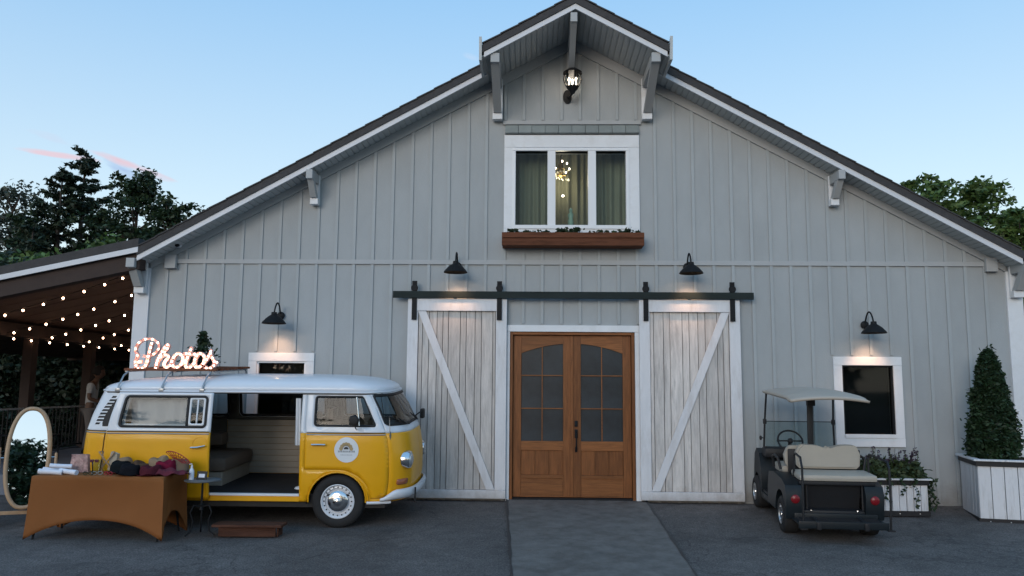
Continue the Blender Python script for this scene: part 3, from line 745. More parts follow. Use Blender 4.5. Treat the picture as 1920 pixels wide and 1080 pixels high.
# railing
rl = root('porch_railing', (PX, 4, DZ), 'dark metal railing with thin balusters along the outer edge of the porch', 'railing')
RT = 0.90
MB().box(-0.03, 0.03, -4.0, 4.6, RT - 0.02, RT + 0.015, bev=.005).done('top_rail', M['trimgrey'], rl)
MB().box(-0.02, 0.02, -4.0, 4.6, 0.08, 0.11).done('bottom_rail', M['blackmetal'], rl)
bal = MB().box(-0.009, 0.009, -0.009, 0.009, 0.11, RT - 0.02).done('baluster', M['blackmetal'], rl); bal.location = (0, -4, 0)
for k in range(1, 66):
    o = link('baluster', bal.data, None, rl); o.location = (0, -4 + 0.13 * k, 0)
# string lights
M['cord'] = mat('black_cord', (0.01, 0.01, 0.01), 0.6)
M['sbulb'] = mat('festoon_bulb', (1, 0.8, 0.6), 0.3, emis=(1.0, 0.60, 0.38), estr=13.0)
bulbme = MB().ball((0, 0, -0.025), 0.0165, (1, 1, 1.2), 2).done('bulb', M['sbulb'])
bm_data = bulbme.data; bpy.data.objects.remove(bulbme)
strands = [((-6.95, 0.15, 3.46), (-10.45, 1.1, 2.66), 9, 0.05), ((-6.95, 1.0, 3.40), (-10.45, 2.4, 2.62), 9, 0.06), ((-6.95, 1.9, 3.38), (-10.45, 3.6, 2.60), 9, 0.07),
           ((-6.95, 3.0, 3.36), (-10.45, 5.0, 2.60), 9, 0.06), ((-6.95, 4.4, 3.34), (-10.45, 6.4, 2.60), 9, 0.08), ((-6.95, 6.0, 3.30), (-10.45, 7.8, 2.58), 8, 0.06),
           ((-6.95, 7.6, 3.30), (-10.45, 8.3, 2.58), 8, 0.06), ((-10.40, -0.3, 2.62), (-10.40, 8.4, 2.56), 14, 0.05)]
slabels = ['string of warm bulbs nearest the front edge of the porch ceiling', 'second string of warm bulbs behind the porch front', 'third string of warm bulbs under the porch ceiling',
           'string of warm bulbs crossing the porch ceiling by the near post', 'string of warm bulbs crossing the ceiling beyond the far post', 'string of warm bulbs deep under the porch',
           'hindmost string of warm bulbs at the end of the porch', 'string of warm bulbs running along the outer eave beam of the porch']
for si, (a, c, n, sag) in enumerate(strands):
    a = Vector(a); c = Vector(c)
    e = root('string_lights', a, slabels[si], 'string lights', 'strings of warm bulbs under the porch')
    def at(t): return (c - a) * t + Vector((0, 0, -4 * sag * t * (1 - t)))
    MB().tube([at(i / 14) for i in range(15)], 0.006, 5).done('cord', M['cord'], e)
    for i in range(n):
        t = min(0.98, max(0.03, (i + 0.5 + RND.uniform(-.12, .12)) / n))
        o = link('bulb', bm_data, None, e, smooth=True); o.location = at(t) + Vector((0, 0, -0.012))

# ------------------------------------------------------------------ trees
def leafmat(name, col, var=0.35, trans=0.25):
    m = mat(name, col, 0.6, var=var, vscale=1.1)
    t = m.node_tree; b = t.nodes['Principled BSDF']
    g = t.nodes.new('ShaderNodeNewGeometry'); mr = t.nodes.new('ShaderNodeMapRange'); mr.inputs[3].default_value = 0.6; mr.inputs[4].default_value = 1.5
    t.links.new(g.outputs['Random Per Island'], mr.inputs[0])
    src = b.inputs['Base Color'].links[0].from_socket if b.inputs['Base Color'].links else None
    vm = t.nodes.new('ShaderNodeVectorMath'); vm.operation = 'SCALE'
    if src: t.links.new(src, vm.inputs[0])
    else: vm.inputs[0].default_value = col
    t.links.new(mr.outputs[0], vm.inputs['Scale']); t.links.new(vm.outputs[0], b.inputs['Base Color'])
    tr = t.nodes.new('ShaderNodeBsdfTranslucent'); mx = t.nodes.new('ShaderNodeMixShader'); mx.inputs[0].default_value = trans
    t.links.new(vm.outputs[0], tr.inputs[0]); o = t.nodes['Material Output']
    t.links.new(b.outputs[0], mx.inputs[1]); t.links.new(tr.outputs[0], mx.inputs[2]); t.links.new(mx.outputs[0], o.inputs[0])
    return m
M['needle'] = leafmat('dark_needles', (0.022, 0.038, 0.022))
M['leafdark'] = leafmat('dark_green_leaves', (0.020, 0.040, 0.017))
M['leafmid'] = leafmat('mid_green_leaves', (0.078, 0.130, 0.036))
M['shadeleaf'] = leafmat('shaded_woodland_leaves', (0.012, 0.023, 0.011))  # darker copy of the leaf green, the wood's shade put into its colour
M['leafgrey'] = leafmat('greyish_leaves', (0.05, 0.065, 0.05))
M['bark'] = mat('dark_bark', (0.035, 0.028, 0.024), 0.9, bump=0.6, bscale=12, var=0.3)
NR = np.random.default_rng(5)
def leaves_mesh(name, centers, normals_bias, size, m, parent, aspect=1.7, kind=None):
    """one leaf (a folded quad pair) per centre"""
    n = len(centers); c = np.asarray(centers, float)
    d = NR.normal(size=(n, 3)); d[:, 2] *= 0.6; d /= np.linalg.norm(d, axis=1)[:, None]
    nb = NR.normal(size=(n, 3)) + np.asarray(normals_bias); e = np.cross(d, nb); e /= np.linalg.norm(e, axis=1)[:, None] + 1e-9
    s = size * NR.uniform(0.6, 1.35, n)[:, None]
    nn_ = np.cross(e, d)
    tip = c + d * s * aspect * .5; base = c - d * s * aspect * .5
    lf = c + e * s * .5 + nn_ * s * .12; rt = c - e * s * .5 + nn_ * s * .12
    v = np.stack([base, lf, tip, rt], 1).reshape(-1, 3)
    idx = np.arange(n)[:, None] * 4
    tris = np.concatenate([idx + [0, 1, 2], idx + [0, 2, 3]], 1).reshape(-1)
    me = bpy.data.meshes.new(name); me.vertices.add(n * 4); me.vertices.foreach_set('co', v.ravel())
    me.loops.add(n * 6); me.loops.foreach_set('vertex_index', tris.astype(np.int32))
    me.polygons.add(n * 2); me.polygons.foreach_set('loop_start', np.arange(0, n * 6, 3, dtype=np.int32)); me.update(calc_edges=True)
    o = link(name, me, m, parent)
    if kind: o['kind'] = kind
    return o
def trunk_mesh(parent, limbs, m=None, name='trunk'):
    b = MB()
    for pts, r in limbs: b.tube(pts, r, 6)
    return b.done(name, m or M['bark'], parent, smooth=True, ang=80)
def conifer(loc, H, W, label, m='needle', seed=0, start=0.12, gap=0.5, size=0.24, dens=1.0, group='trees beyond the porch', tiers=None):
    rr = random.Random(seed)
    e = root('conifer_tree', loc, label, 'tree', group)
    limbs = [([(0, 0, 0), (0.1, 0, H * .4), (-0.05, 0, H * .8), (0, 0, H)], [0.24, 0.17, 0.07, 0.02])]
    pts = []
    z = H * start
    while z < H * 0.99:
        f = 1 - (z / H)
        nb = rr.choice((2, 3, 3, 4))
        for k in range(nb):
            a = rr.uniform(0, 2 * PI); ln_ = max(0.30, W * (0.10 + 0.88 * f ** 0.8) * rr.uniform(0.5, 1.15)) * (1.0 if z > H * .25 else 0.8)
            rise = rr.uniform(0.05, 0.45) if z > H * .5 else rr.uniform(-0.2, 0.3)
            dx, dy = math.cos(a), math.sin(a)
            p = [(dx * ln_ * t, dy * ln_ * t, z + rise * ln_ * t + 0.12 * ln_ * t * t) for t in (0, .33, .66, 1)]
            limbs.append((p, [0.05 * f + .015, 0.035 * f + .012, 0.02, 0.008]))
            # feathery twigs leave both sides of the bough, needles along each twig
            nt_ = int(ln_ / 0.10 * dens) + 5
            for q in range(nt_):
                t = 0.12 + 0.90 * (q + rr.random()) / nt_
                bx_, by_, bz_ = dx * ln_ * t, dy * ln_ * t, z + rise * ln_ * t + 0.12 * ln_ * t * t
                side = rr.choice((-1, 1)) * rr.uniform(0.3, 1.0)
                tw = rr.uniform(0.18, 0.50) * (1.15 - 0.6 * abs(t - .5)) * min(1, ln_ + .2)
                ca, sa_ = math.cos(a + side), math.sin(a + side)
                u = NR.random(9)[:, None]
                pts.append(np.array([[bx_, by_, bz_]]) + u * tw * np.array([[ca, sa_, rr.uniform(-.25, .40)]]) + NR.normal(size=(9, 3)) * [.03, .03, .025])
        z += gap * rr.uniform(0.55, 1.05)
    trunk_mesh(e, limbs)
    leaves_mesh('crown', np.concatenate(pts), (0, 0, 0.8), size * .75, M[m], e, 3.0)
    return e
def broadleaf(loc, H, W, label, m='leafdark', seed=0, size=0.26, n=170, per=70, crown0=0.3, group='trees beyond the porch', flat=0.5, rad=0.55, gappy=0.75):
    rr = random.Random(seed)
    e = root('broadleaf_tree', loc, label, 'tree', group)
    limbs = [([(0, 0, 0), (0.1, .05, H * .3), (-.1, .1, H * .6), (0.05, 0, H * .9)], [0.26, 0.2, 0.12, 0.03])]
    pts = []
    for k in range(n):
        # clump centres through an ovoid crown, biased to the outside
        a = rr.uniform(0, 2 * PI); u = rr.uniform(-0.95, 1); r = (1 - u * u) ** 0.5 * rr.uniform(0.35, 1.0)
        bulge = 1 + 0.22 * math.sin(a * 3 + seed) + 0.15 * math.sin(u * 6 + a * 2 + seed)
        cz = H * (crown0 + (1 - crown0) * (0.5 + 0.5 * u)) - 0.25 + rr.uniform(-.3, .3)
        wz = W * (1.0 if u < 0.2 else 0.95)
        c = Vector((math.cos(a) * r * wz * bulge, math.sin(a) * r * wz * bulge, cz))
        if k % 3 == 0:
            j = Vector((0, 0, max(H * .25, cz - 0.45 * Vector((c.x, c.y)).length - .5)))
            limbs.append(([j, (j + c) / 2 + Vector((0, 0, -.1)), c], [0.055, 0.035, 0.01]))
        rd = rad * rr.uniform(0.6, 1.25)
        off = NR.normal(size=(int(per * rr.uniform(.6, 1.2)), 3)) * [rd * .55, rd * .55, rd * flat * .55]
        off = np.clip(off, -rd * .85, rd * .85)
        pts.append(off + np.array(c))
    trunk_mesh(e, limbs)
    leaves_mesh('crown', np.concatenate(pts), (0, 0, 1.0), size, M[m], e)
    return e
def at_depth(px, py, d):
    """place something d metres in front of the camera along the view through a photo point"""
    v = cam.matrix_world.to_3x3() @ Vector(((px - 960) / 1500, -(py - 540) / 1500, -1)); v *= d / v.y
    return Vector((-0.601, -12.3, 1.69)) + v
def base(px, d, z=-0.6):
    p = at_depth(px, 560, d); return (p.x, p.y, z)
def top_h(px, py, d): return at_depth(px, py, d).z + 0.6
conifer(base(142, 34), top_h(142, 281, 34), 3.3, 'tall ragged conifer, the highest tree in the skyline', seed=3, start=.22, gap=.34, dens=1, size=.115)
conifer(base(100, 33), top_h(103, 316, 33), 2.6, 'thinner conifer leaning on the left of the tallest one', seed=8, start=.22, gap=.36, dens=1, size=.115)
broadleaf(base(245, 32), top_h(245, 320, 32), 1.75, 'dense dark tree with rounded crown right of the tallest conifer', seed=4, n=150, per=62, crown0=.40, size=.12, rad=.42)
broadleaf(base(310, 30), top_h(312, 372, 30), 1.15, 'lower dark tree that disappears behind the barn roof', seed=14, n=70, per=60, crown0=.46, size=.13, rad=.45)
broadleaf(base(8, 35), top_h(8, 345, 35), 1.6, 'feathery grey-green tree at the left edge of the picture', m='leafgrey', seed=9, n=150, per=60, crown0=.35, size=.12, rad=.6)
conifer(base(52, 30), top_h(52, 425, 30), 1.9, 'short dark conifer between the grey-green tree and the twin conifers', seed=19, start=.2, gap=.36, dens=1, size=.115)
broadleaf(base(190, 33), top_h(190, 392, 33), 1.5, 'dark tree filling the gap between the tallest conifer and the rounded tree', seed=44, n=85, per=60, crown0=.40, size=.12, rad=.42)
broadleaf(base(45, 33), top_h(48, 398, 33), 1.5, 'dark tree between the grey-green tree and the twin conifers', seed=45, n=85, per=60, crown0=.35, size=.12, rad=.42)
broadleaf(base(215, 25), top_h(210, 446, 25), 1.9, 'bright green bushy tree low behind the porch roof', m='leafmid', seed=21, n=90, per=90, crown0=.3, size=.13)
broadleaf(base(95, 26), top_h(95, 474, 26), 1.9, 'mid green leafy tree showing just over the porch roof', m='leafmid', seed=22, n=80, per=90, crown0=.2, size=.14)
broadleaf(base(10, 27), top_h(10, 478, 27), 1.9, 'dark bushy tree at the far left just over the porch roof', m='leafdark', seed=23, n=80, per=90, crown0=.2, size=.14)
broadleaf(base(375, 33), top_h(375, 380, 33), .7, 'wispy treetop peeking over the left roof slope', seed=27, n=16, per=30, crown0=.74, size=.10, rad=.35)
broadleaf(base(487, 30), top_h(487, 330, 30), .5, 'tiny treetop peeking over the middle of the left roof slope', seed=28, n=8, per=24, crown0=.9, size=.10, rad=.25)
# understorey behind the porch: one dark mass
def thicket(name, x0, x1, y0, y1, h, n, m, size=0.28, lab=None):
    nclump = n // 60; c = []
    for k in range(nclump):
        x, y = RND.uniform(x0, x1), RND.uniform(y0, y1); z = h * RND.random() ** 0.8 - 0.5
        hh = h * (0.8 + 0.2 * math.sin(x * 1.7) * math.sin(x * .6 + 2))
        if z > hh: continue
        c.append(NR.normal(size=(60, 3)) * [0.5, 0.5, 0.3] + [x, y, z])
    o = leaves_mesh(name, np.concatenate(c), (0, 0, .7), size, M[m], None)
    tag(o, lab, 'bushes', kind='stuff'); return o
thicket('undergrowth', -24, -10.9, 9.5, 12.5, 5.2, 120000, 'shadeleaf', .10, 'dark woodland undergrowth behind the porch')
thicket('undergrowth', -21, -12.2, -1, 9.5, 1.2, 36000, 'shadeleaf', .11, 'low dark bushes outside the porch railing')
# right of the barn
def maple(loc, H, W, label, seed, n=110, m='leafmid'):
    return broadleaf(loc, H, W, label, m=m, seed=seed, n=n, per=80, size=0.125, crown0=.38, group='trees right of the barn', flat=.30, rad=.46)
maple(base(1765, 27), top_h(1765, 330, 27), 1.55, 'broad leafy tree rising behind the right roof slope', 31, 120)
maple(base(1850, 28), top_h(1855, 336, 28), 1.3, 'leafy tree with rounded tiers just right of the broad one', 32, 95)
maple(base(1925, 26), top_h(1925, 385, 26), 1.3, 'leafy tree cut by the right edge of the picture', 33, 80)
maple(base(1712, 30), top_h(1706, 335, 30), .95, 'slender treetop at the left end of the right-hand trees', 34, 45)
thicket('undergrowth', 11.2, 17, 6, 11, 4.6, 50000, 'leafmid', .13, 'green bushes beyond the right corner of the barn')
thicket('undergrowth', 7.6, 11.5, 1.2, 4, 2.6, 34000, 'leafdark', .10, 'dark shrubbery close to the right corner of the barn')
# trees on the far side of the yard, behind the photographer (seen in the mirror and the window glass)
pr = broadleaf((-18, -40, -0.6), 10.5, 4.6, 'large dark tree across the yard, tallest of the row seen in the mirror', m='leafdark', seed=41, n=130, per=110, size=.2, rad=.9, crown0=.15, group='trees across the yard')
for i, (x, y, s_, lab) in enumerate(((-9, -44, 0.8, 'tree across the yard left of the drive'), (0, -47, 1.0, 'tree across the yard facing the barn doors'), (9, -43, .75, 'small tree across the yard'),
                             (19, -45, 1.1, 'big tree across the yard to the east'), (-29, -42, .95, 'tree across the yard beyond the mirror side'), (29, -40, .85, 'tree at the end of the yard row'))):
    o = copy_tree(pr); o.location = (x, y, -0.6); o.scale = (s_, s_, s_); o.rotation_euler = (0, 0, i * 1.3); o['label'] = lab
# ------------------------------------------------------------------ camper van
M['yellow'] = mat('yellow_car_paint', (0.79, 0.385, 0.006), 0.34, coat=0.2, var=0.05, vscale=2, bump=0.02, bscale=4)
M['vanwhite'] = mat('white_car_paint', (0.70, 0.73, 0.78), 0.34, coat=0.35, var=0.03, vscale=2)
M['rubber'] = mat('black_rubber', (0.012, 0.012, 0.013), 0.6)
M['tyre'] = mat('tyre_rubber', (0.018, 0.018, 0.019), 0.8, bump=0.3, bscale=40, var=0.2)
M['chrome'] = mat('chrome', (0.75, 0.76, 0.78), 0.12, metal=1.0)
M['dullmetal'] = mat('dull_rim_metal', (0.40, 0.42, 0.44), 0.35, metal=0.8)
M['vanglass'] = glassmat('van_window_glass', refl=0.0, dark=0.08, ior=1.36)
M['lining'] = mat('dark_van_lining', (0.12, 0.112, 0.10), 0.8, var=0.1)
M['panelwood'] = mat('pale_panelling', (0.38, 0.33, 0.275), 0.6, var=0.12, vscale=6, stretch=(0.5, 3, 3), rnd=0.05)
M['mat'] = mat('black_floor_mat', (0.02, 0.018, 0.02), 0.85, bump=0.5, bscale=50, var=0.3)
M['leather'] = mat('brown_seat_leather', (0.16, 0.12, 0.095), 0.55, var=0.15)
M['headlamp'] = mat('headlamp_lens', (0.55, 0.58, 0.60), 0.08, spec=1.0, metal=0.5)
M['amber'] = mat('amber_lens', (0.35, 0.12, 0.06), 0.25)

SFR, SRR = 1.35, -1.55
def superq(cx, dx, n, cnt=60):
    return [(cx + dx * max(0.0, math.sin(t * PI / 2 / cnt)) ** (2 / n), -0.86 * max(0.0, math.cos(t * PI / 2 / cnt)) ** (2 / n)) for t in range(cnt + 1)]
def arcs(pts, s0, sg):
    S = [s0]; 
    for a, c in zip(pts, pts[1:]): S.append(S[-1] + sg * math.hypot(c[0] - a[0], c[1] - a[1]))
    return S
_f = superq(SFR, 0.77, 3.5); _fs = arcs(_f, SFR, 1)
_r = superq(SRR, -0.55, 4.2); _rs = arcs(_r, SRR, -1)
S_END, S_BEG = _fs[-1], _rs[-1]
def interp(x, X, Y): return float(np.interp(x, X, Y))
def ref(s):
    if s > SFR: return interp(s, _fs, [p[0] for p in _f]), interp(s, _fs, [p[1] for p in _f])
    if s < SRR: return interp(s, _rs[::-1], [p[0] for p in _r][::-1]), interp(s, _rs[::-1], [p[1] for p in _r][::-1])
    return s, -0.86
def smooth(t): t = min(1, max(0, t)); return t * t * (3 - 2 * t)
ZF = ([.20, .36, .60, .90, 1.15, 1.27, 1.50, 1.70, 1.8], [2.02, 2.07, 2.11, 2.11, 2.07, 2.02, 1.91, 1.79, 1.76])
ZR = ([.20, .36, .60, .90, 1.19, 1.40, 1.70, 1.8], [-2.08, -2.17, -2.23, -2.24, -2.21, -2.15, -2.03, -2.0])
ZW = ([.20, .36, .55, .80, 1.10, 1.19, 1.40, 1.70, 1.8], [.80, .835, .86, .868, .862, .85, .825, .775, .76])
def body(s, z, side=-1, off=0.0):
    x, y = ref(s)
    x2, y2 = ref(s + .01) if s < S_END - .01 else ref(s); x1, y1 = ref(s - .01) if s > S_BEG + .01 else ref(s)
    tx, ty = x2 - x1, y2 - y1; ln_ = math.hypot(tx, ty) or 1
    nx, ny = ty / ln_, -tx / ln_
    xx = x + (interp(z, *ZF) - 2.12) * smooth((x - 1.15) / 0.97) + (interp(z, *ZR) + 2.10) * smooth((-1.15 - x) / 0.9)
    yy = y * interp(z, *ZW) / 0.86
    return Vector((xx + nx * off, (yy + ny * off) * (-side) , z)) if side == 1 else Vector((xx + nx * off, yy + ny * off, z))
def resample(loop, step):
    o = []
    for a, c in zip(loop, loop[1:] + loop[:1]):
        d = math.hypot(c[0] - a[0], c[1] - a[1]); n = max(1, int(math.ceil(d / step)))
        for i in range(n): o.append((a[0] + (c[0] - a[0]) * i / n, a[1] + (c[1] - a[1]) * i / n))
    return o
def inside(p, loop):
    r = False; n = len(loop)
    for i in range(n):
        x1, y1 = loop[i]; x2, y2 = loop[i - 1]
        if (y1 > p[1]) != (y2 > p[1]) and p[0] < (x2 - x1) * (p[1] - y1) / (y2 - y1) + x1: r = not r
    return r
def skin(name, outline, holes, fn, m, parent, step=0.05, thick=0.02, smoothang=40, kill=None):
    loops = [resample(outline, step)] + [resample(h, step) for h in holes]
    vs = []; es = []
    for lp in loops:
        b0 = len(vs); vs += lp; es += [(b0 + i, b0 + (i + 1) % len(lp)) for i in range(len(lp))]
    xs = [p[0] for p in outline]; ys = [p[1] for p in outline]
    nb = len(vs); bound = np.array(vs)
    gx = np.arange(min(xs) + step / 2, max(xs), step); gy = np.arange(min(ys) + step / 2, max(ys), step)
    for x in gx:
        for y in gy:
            p = (float(x), float(y))
            if np.min((bound[:, 0] - x) ** 2 + (bound[:, 1] - y) ** 2) < (step * .45) ** 2: continue
            if inside(p, loops[0]) and not any(inside(p, h) for h in loops[1:]): vs.append(p)
    r = geometry.delaunay_2d_cdt([Vector(v) for v in vs], es, [], 0, 1e-6)
    V, F = r[0], r[2]
    b = MB(); bv = {}
    def gv(i):
        if i not in bv: bv[i] = b.b.verts.new(fn(V[i].x, V[i].y))
        return bv[i]
    for f in F:
        c = (sum(V[i].x for i in f) / 3, sum(V[i].y for i in f) / 3)
        if kill and kill(*c): continue
        if inside(c, loops[0]) and not any(inside(c, h) for h in loops[1:]):
            try: b.b.faces.new([gv(i) for i in f])
            except ValueError: pass
    o = b.done(name, m, parent, smooth=True, ang=smoothang)
    if thick:
        # give the sheet a real thickness towards the inside
        cen = Vector((0, 0, 0)); me = o.data
        s = 0.0
        for p in me.polygons:
            s += p.normal.dot(p.center - Vector((0, 0, p.center.z)))
        md = o.modifiers.new('thickness', 'SOLIDIFY'); md.thickness = thick; md.offset = -1.0 if s > 0 else 1.0
    return o
def rrect(x0, x1, z0, z1, r, n=5, skew=0.0, skewr=0.0):
    pts = []
    for cx, cz, a0 in ((x1 - r, z1 - r, 0), (x0 + r, z1 - r, 90), (x0 + r, z0 + r, 180), (x1 - r, z0 + r, 270)):
        for i in range(n + 1):
            a = R(a0 + 90 * i / n); x = cx + r * math.cos(a); z = cz + r * math.sin(a)
            t = (z - z0) / (z1 - z0)
            k = (x - x0) / (x1 - x0)
            pts.append((x + skewr * t * k + skew * t * (1 - k), z))
    return pts
def grow(loop, d):
    cx = sum(p[0] for p in loop) / len(loop); cz = sum(p[1] for p in loop) / len(loop)
    n = len(loop); out_ = []
    for i in range(n):
        a, c = loop[i - 1], loop[(i + 1) % n]; tx, tz = c[0] - a[0], c[1] - a[1]; l = math.hypot(tx, tz) or 1
        nx, nz = tz / l, -tx / l
        if (loop[i][0] - cx) * nx + (loop[i][1] - cz) * nz < 0: nx, nz = -nx, -nz
        out_.append((loop[i][0] + nx * d, loop[i][1] + nz * d))
    return out_

VAN = root('camper_van', (-4.25, -1.14, -0.057), 'yellow and white vintage camper van with its sliding side door open', 'van', rot=(math.atan(0.05), 0, 0))
BELT = 1.19; GUT = 1.70
ARC, AR = 1.19, 0.375
def arch(cx, r=AR, cz=0.325, z0=0.32, n=16):
    pts = []
    for i in range(n + 1):
        a = PI * i / n
        pts.append((cx - r * math.cos(a), max(z0, cz + r * math.sin(a))))
    return pts
OPEN0, OPEN1 = -0.46, 0.70
DOOR0, DOOR1 = 0.765, 1.84
WS = 1.865
# door outline (front door)
darc = [(ARC + 0.44 * math.cos(a), 0.325 + 0.41 * math.sin(a)) for a in [R(d) for d in range(6, 91, 12)]]
doorlow = [(DOOR1, 0.375), (DOOR1, BELT), (DOOR0, BELT), (DOOR0, 0.735)] + list(reversed(darc))
doorup = [(DOOR0, BELT), (DOOR1, BELT), (DOOR1 - 0.005, 1.30), (DOOR1 - 0.045, 1.66), (DOOR1 - 0.09, 1.685), (DOOR0, 1.685)]
doorwin = rrect(0.87, 1.735, 1.275, 1.655, 0.045, skewr=-0.10)
farwins = [rrect(-1.75, -0.85, 1.255, 1.64, 0.06), rrect(-0.69, 0.60, 1.255, 1.64, 0.06)]
rearwin = rrect(-1.585, -0.50, 1.25, 1.645, 0.05)
def side_panels(side):
    near = side == -1
    fn = lambda s, z: body(s, z, side)
    low = [(S_BEG, 0.33), *[(p[0], p[1]) for p in arch(-1.2)], *arch(ARC), (1.75, 0.32), (S_END, 0.36), (S_END, BELT), (S_BEG, BELT)]
    holes = []
    g = 0.006
    holes.append(grow(doorlow, g))
    if near: holes.append([(OPEN0, 0.40), (OPEN1, 0.40), (OPEN1, BELT - 0.0005), (OPEN0, BELT - 0.0005)])
    # the belt edge is shared: cut holes 0.5 mm below it
    holes = [[(x, min(z, BELT - 0.001)) for x, z in h] for h in holes]
    kl = lambda s, z: abs(z - BELT) < 0.003 and ((near and OPEN0 < s < OPEN1) or DOOR0 - .005 < s < DOOR1 + .005)
    skin('lower_body', low, holes, fn, M['yellow'], VAN, 0.055, kill=kl)
    up = [(S_BEG, BELT), (S_END, BELT), (S_END, 1.285), (WS + 0.03, 1.285), (WS - 0.005, 1.31), (WS - 0.03, 1.66), (WS + 0.0, 1.675), (S_END, 1.675), (S_END, GUT), (S_BEG, GUT)]
    holes = [[(x, min(max(z, BELT + .001), GUT - .001)) for x, z in grow(doorup, g)]]
    if near:
        holes.append([(OPEN0, BELT + 0.0005), (OPEN1, BELT + 0.0005), (OPEN1, 1.685), (OPEN0, 1.685)])
        holes.append(grow(rearwin, -0.04))
    else: holes += farwins
    skin('upper_body', up, holes, fn, M['vanwhite'], VAN, 0.05, kill=kl)
    if not near:
        for h in farwins:
            w_ = skin('window', h, [grow(h, -0.028)], lambda s, z: body(s, z, side, 0.004), M['rubber'], VAN, 0.06, 0.03)
            skin('pane', grow(h, -0.024), [], lambda s, z: body(s, z, side, -0.006), M['vanglass'], w_, 0.12, 0)
    # front door
    d = bpy.data.objects.new('front_door', None); COL.objects.link(d); d.parent = VAN
    o1 = skin('door_skin', [(x, min(z, BELT)) for x, z in doorlow], [], lambda s, z: body(s, z, side, 0.001), M['yellow'], d, 0.055)
    skin('door_frame', doorup, [doorwin], lambda s, z: body(s, z, side, 0.001), M['vanwhite'], d, 0.045)
    skin('window_seal', grow(doorwin, 0.004), [grow(doorwin, -0.022)], lambda s, z: body(s, z, side, 0.006), M['rubber'], d, 0.05, 0.025)
    skin('pane', grow(doorwin, -0.012), [], lambda s, z: body(s, z, side, -0.008), M['vanglass'], d, 0.12, 0)
    pts = [body(1.475 - 0.0 * t, 1.285 + 0.36 * t, side, 0.004) for t in (0, .25, .5, .75, 1)]
    MB().tube(pts, 0.009, 8).done('vent_bar', M['chrome'], d, smooth=True)
    hb = body(0.86, 1.05, side, 0.02); he = body(1.03, 1.05, side, 0.02); hm = body(0.95, 1.053, side, 0.045)
    MB().tube([body(0.865, 1.05, side, 0.0), hb + Vector((0, side * .015, 0)), hm, he + Vector((0, side * .012, 0)), he], [0.012, .013, .013, .012, .008], 8).done('handle', M['chrome'], d, smooth=True)
    # trim line at the belt
    ss = [S_BEG + (S_END - S_BEG) * i / 90 for i in range(91)]
    segs = [[s for s in ss if s < OPEN0 - 0.01], [s for s in ss if s > OPEN1 + .01 and s < DOOR0 - .005], [s for s in ss if DOOR0 < s < WS + 0.02]] if near else [[s for s in ss if s < WS + .02]]
    for sg in segs:
        if len(sg) > 1:
            MB().tube([body(s, BELT - 0.018, side, 0.004) for s in sg], 0.008, 6).done('belt_trim', M['dullmetal'], VAN, smooth=True)
            MB().tube([body(s, BELT + 0.004, side, 0.002) for s in sg], 0.006, 6).done('belt_trim', M['rubber'], VAN, smooth=True)
for sd_ in (-1, 1): side_panels(sd_)
# sliding door slid back along the outside
OFFS = 0.055
sl = bpy.data.objects.new('sliding_door', None); COL.objects.link(sl); sl.parent = VAN; sl['label'] = 'side door slid back over the rear flank'
fs = lambda s, z: body(s, z, -1, OFFS)
skin('door_skin', [(-1.70, 0.36), (-0.44, 0.36), (-0.44, BELT), (-1.70, BELT)], [], fs, M['yellow'], sl, 0.06, 0.03)
skin('door_frame', [(-1.70, BELT), (-0.44, BELT), (-0.44, 1.685), (-1.70, 1.685)], [rearwin], fs, M['vanwhite'], sl, 0.05, 0.03)
skin('window_seal', grow(rearwin, 0.006), [grow(rearwin, -0.024)], lambda s, z: body(s, z, -1, OFFS + 0.006), M['rubber'], sl, 0.05, 0.02)
skin('pane', [(-1.575, 1.26), (-0.76, 1.26), (-0.76, 1.635), (-1.575, 1.635)], [], lambda s, z: body(s, z, -1, OFFS - 0.008), M['vanglass'], sl, 0.15, 0)
skin('window_divider', [(-0.765, 1.262), (-0.735, 1.262), (-0.735, 1.635), (-0.765, 1.635)], [], lambda s, z: body(s, z, -1, OFFS + 0.004), M['rubber'], sl, 0.05, 0.012)
skin('slider_frame', rrect(-0.73, -0.525, 1.272, 1.625, 0.025), [rrect(-0.705, -0.55, 1.30, 1.60, 0.02)], lambda s, z: body(s, z, -1, OFFS + 0.004), M['sash'], sl, 0.05, 0.012)
skin('slider_bar', [(-0.635, 1.30), (-0.615, 1.30), (-0.615, 1.60), (-0.635, 1.60)], [], lambda s, z: body(s, z, -1, OFFS + 0.003), M['sash'], sl, 0.05, 0.01)
skin('pane', [(-0.715, 1.285), (-0.54, 1.285), (-0.54, 1.615), (-0.715, 1.615)], [], lambda s, z: body(s, z, -1, OFFS - 0.008), M['vanglass'], sl, 0.15, 0)
MB().tube([body(-0.66, 1.005, -1, OFFS), body(-0.66, 1.005, -1, OFFS + .035), body(-0.57, 1.01, -1, OFFS + .045), body(-0.48, 1.03, -1, OFFS + .03)], [.011, .013, .013, .009], 8).done('handle', M['chrome'], sl, smooth=True)
MB().tube([body(-0.56 + 0.10 * math.cos(a), 1.03 + 0.10 * math.sin(a), -1, OFFS + 0.002) for a in [R(20 + 14 * i) for i in range(12)]], 0.004, 5).done('handle_recess', M['yellow'], sl, smooth=True)
MB().tube([body(s, BELT - 0.018, -1, OFFS + .004) for s in np.linspace(-1.69, -0.45, 14)], 0.008, 6).done('belt_trim', M['dullmetal'], sl, smooth=True)
MB().tube([body(s, BELT + 0.006, -1, OFFS + .002) for s in np.linspace(-1.69, -0.45, 14)], 0.006, 6).done('belt_trim', M['rubber'], sl, smooth=True)
# curtains drawn behind the rear window
drape('curtain', -1.56, -0.80, -0.70, 1.25, 1.66, mat('pale_van_curtain', (0.40, 0.43, 0.47), 0.9), VAN, 4, 0.012)
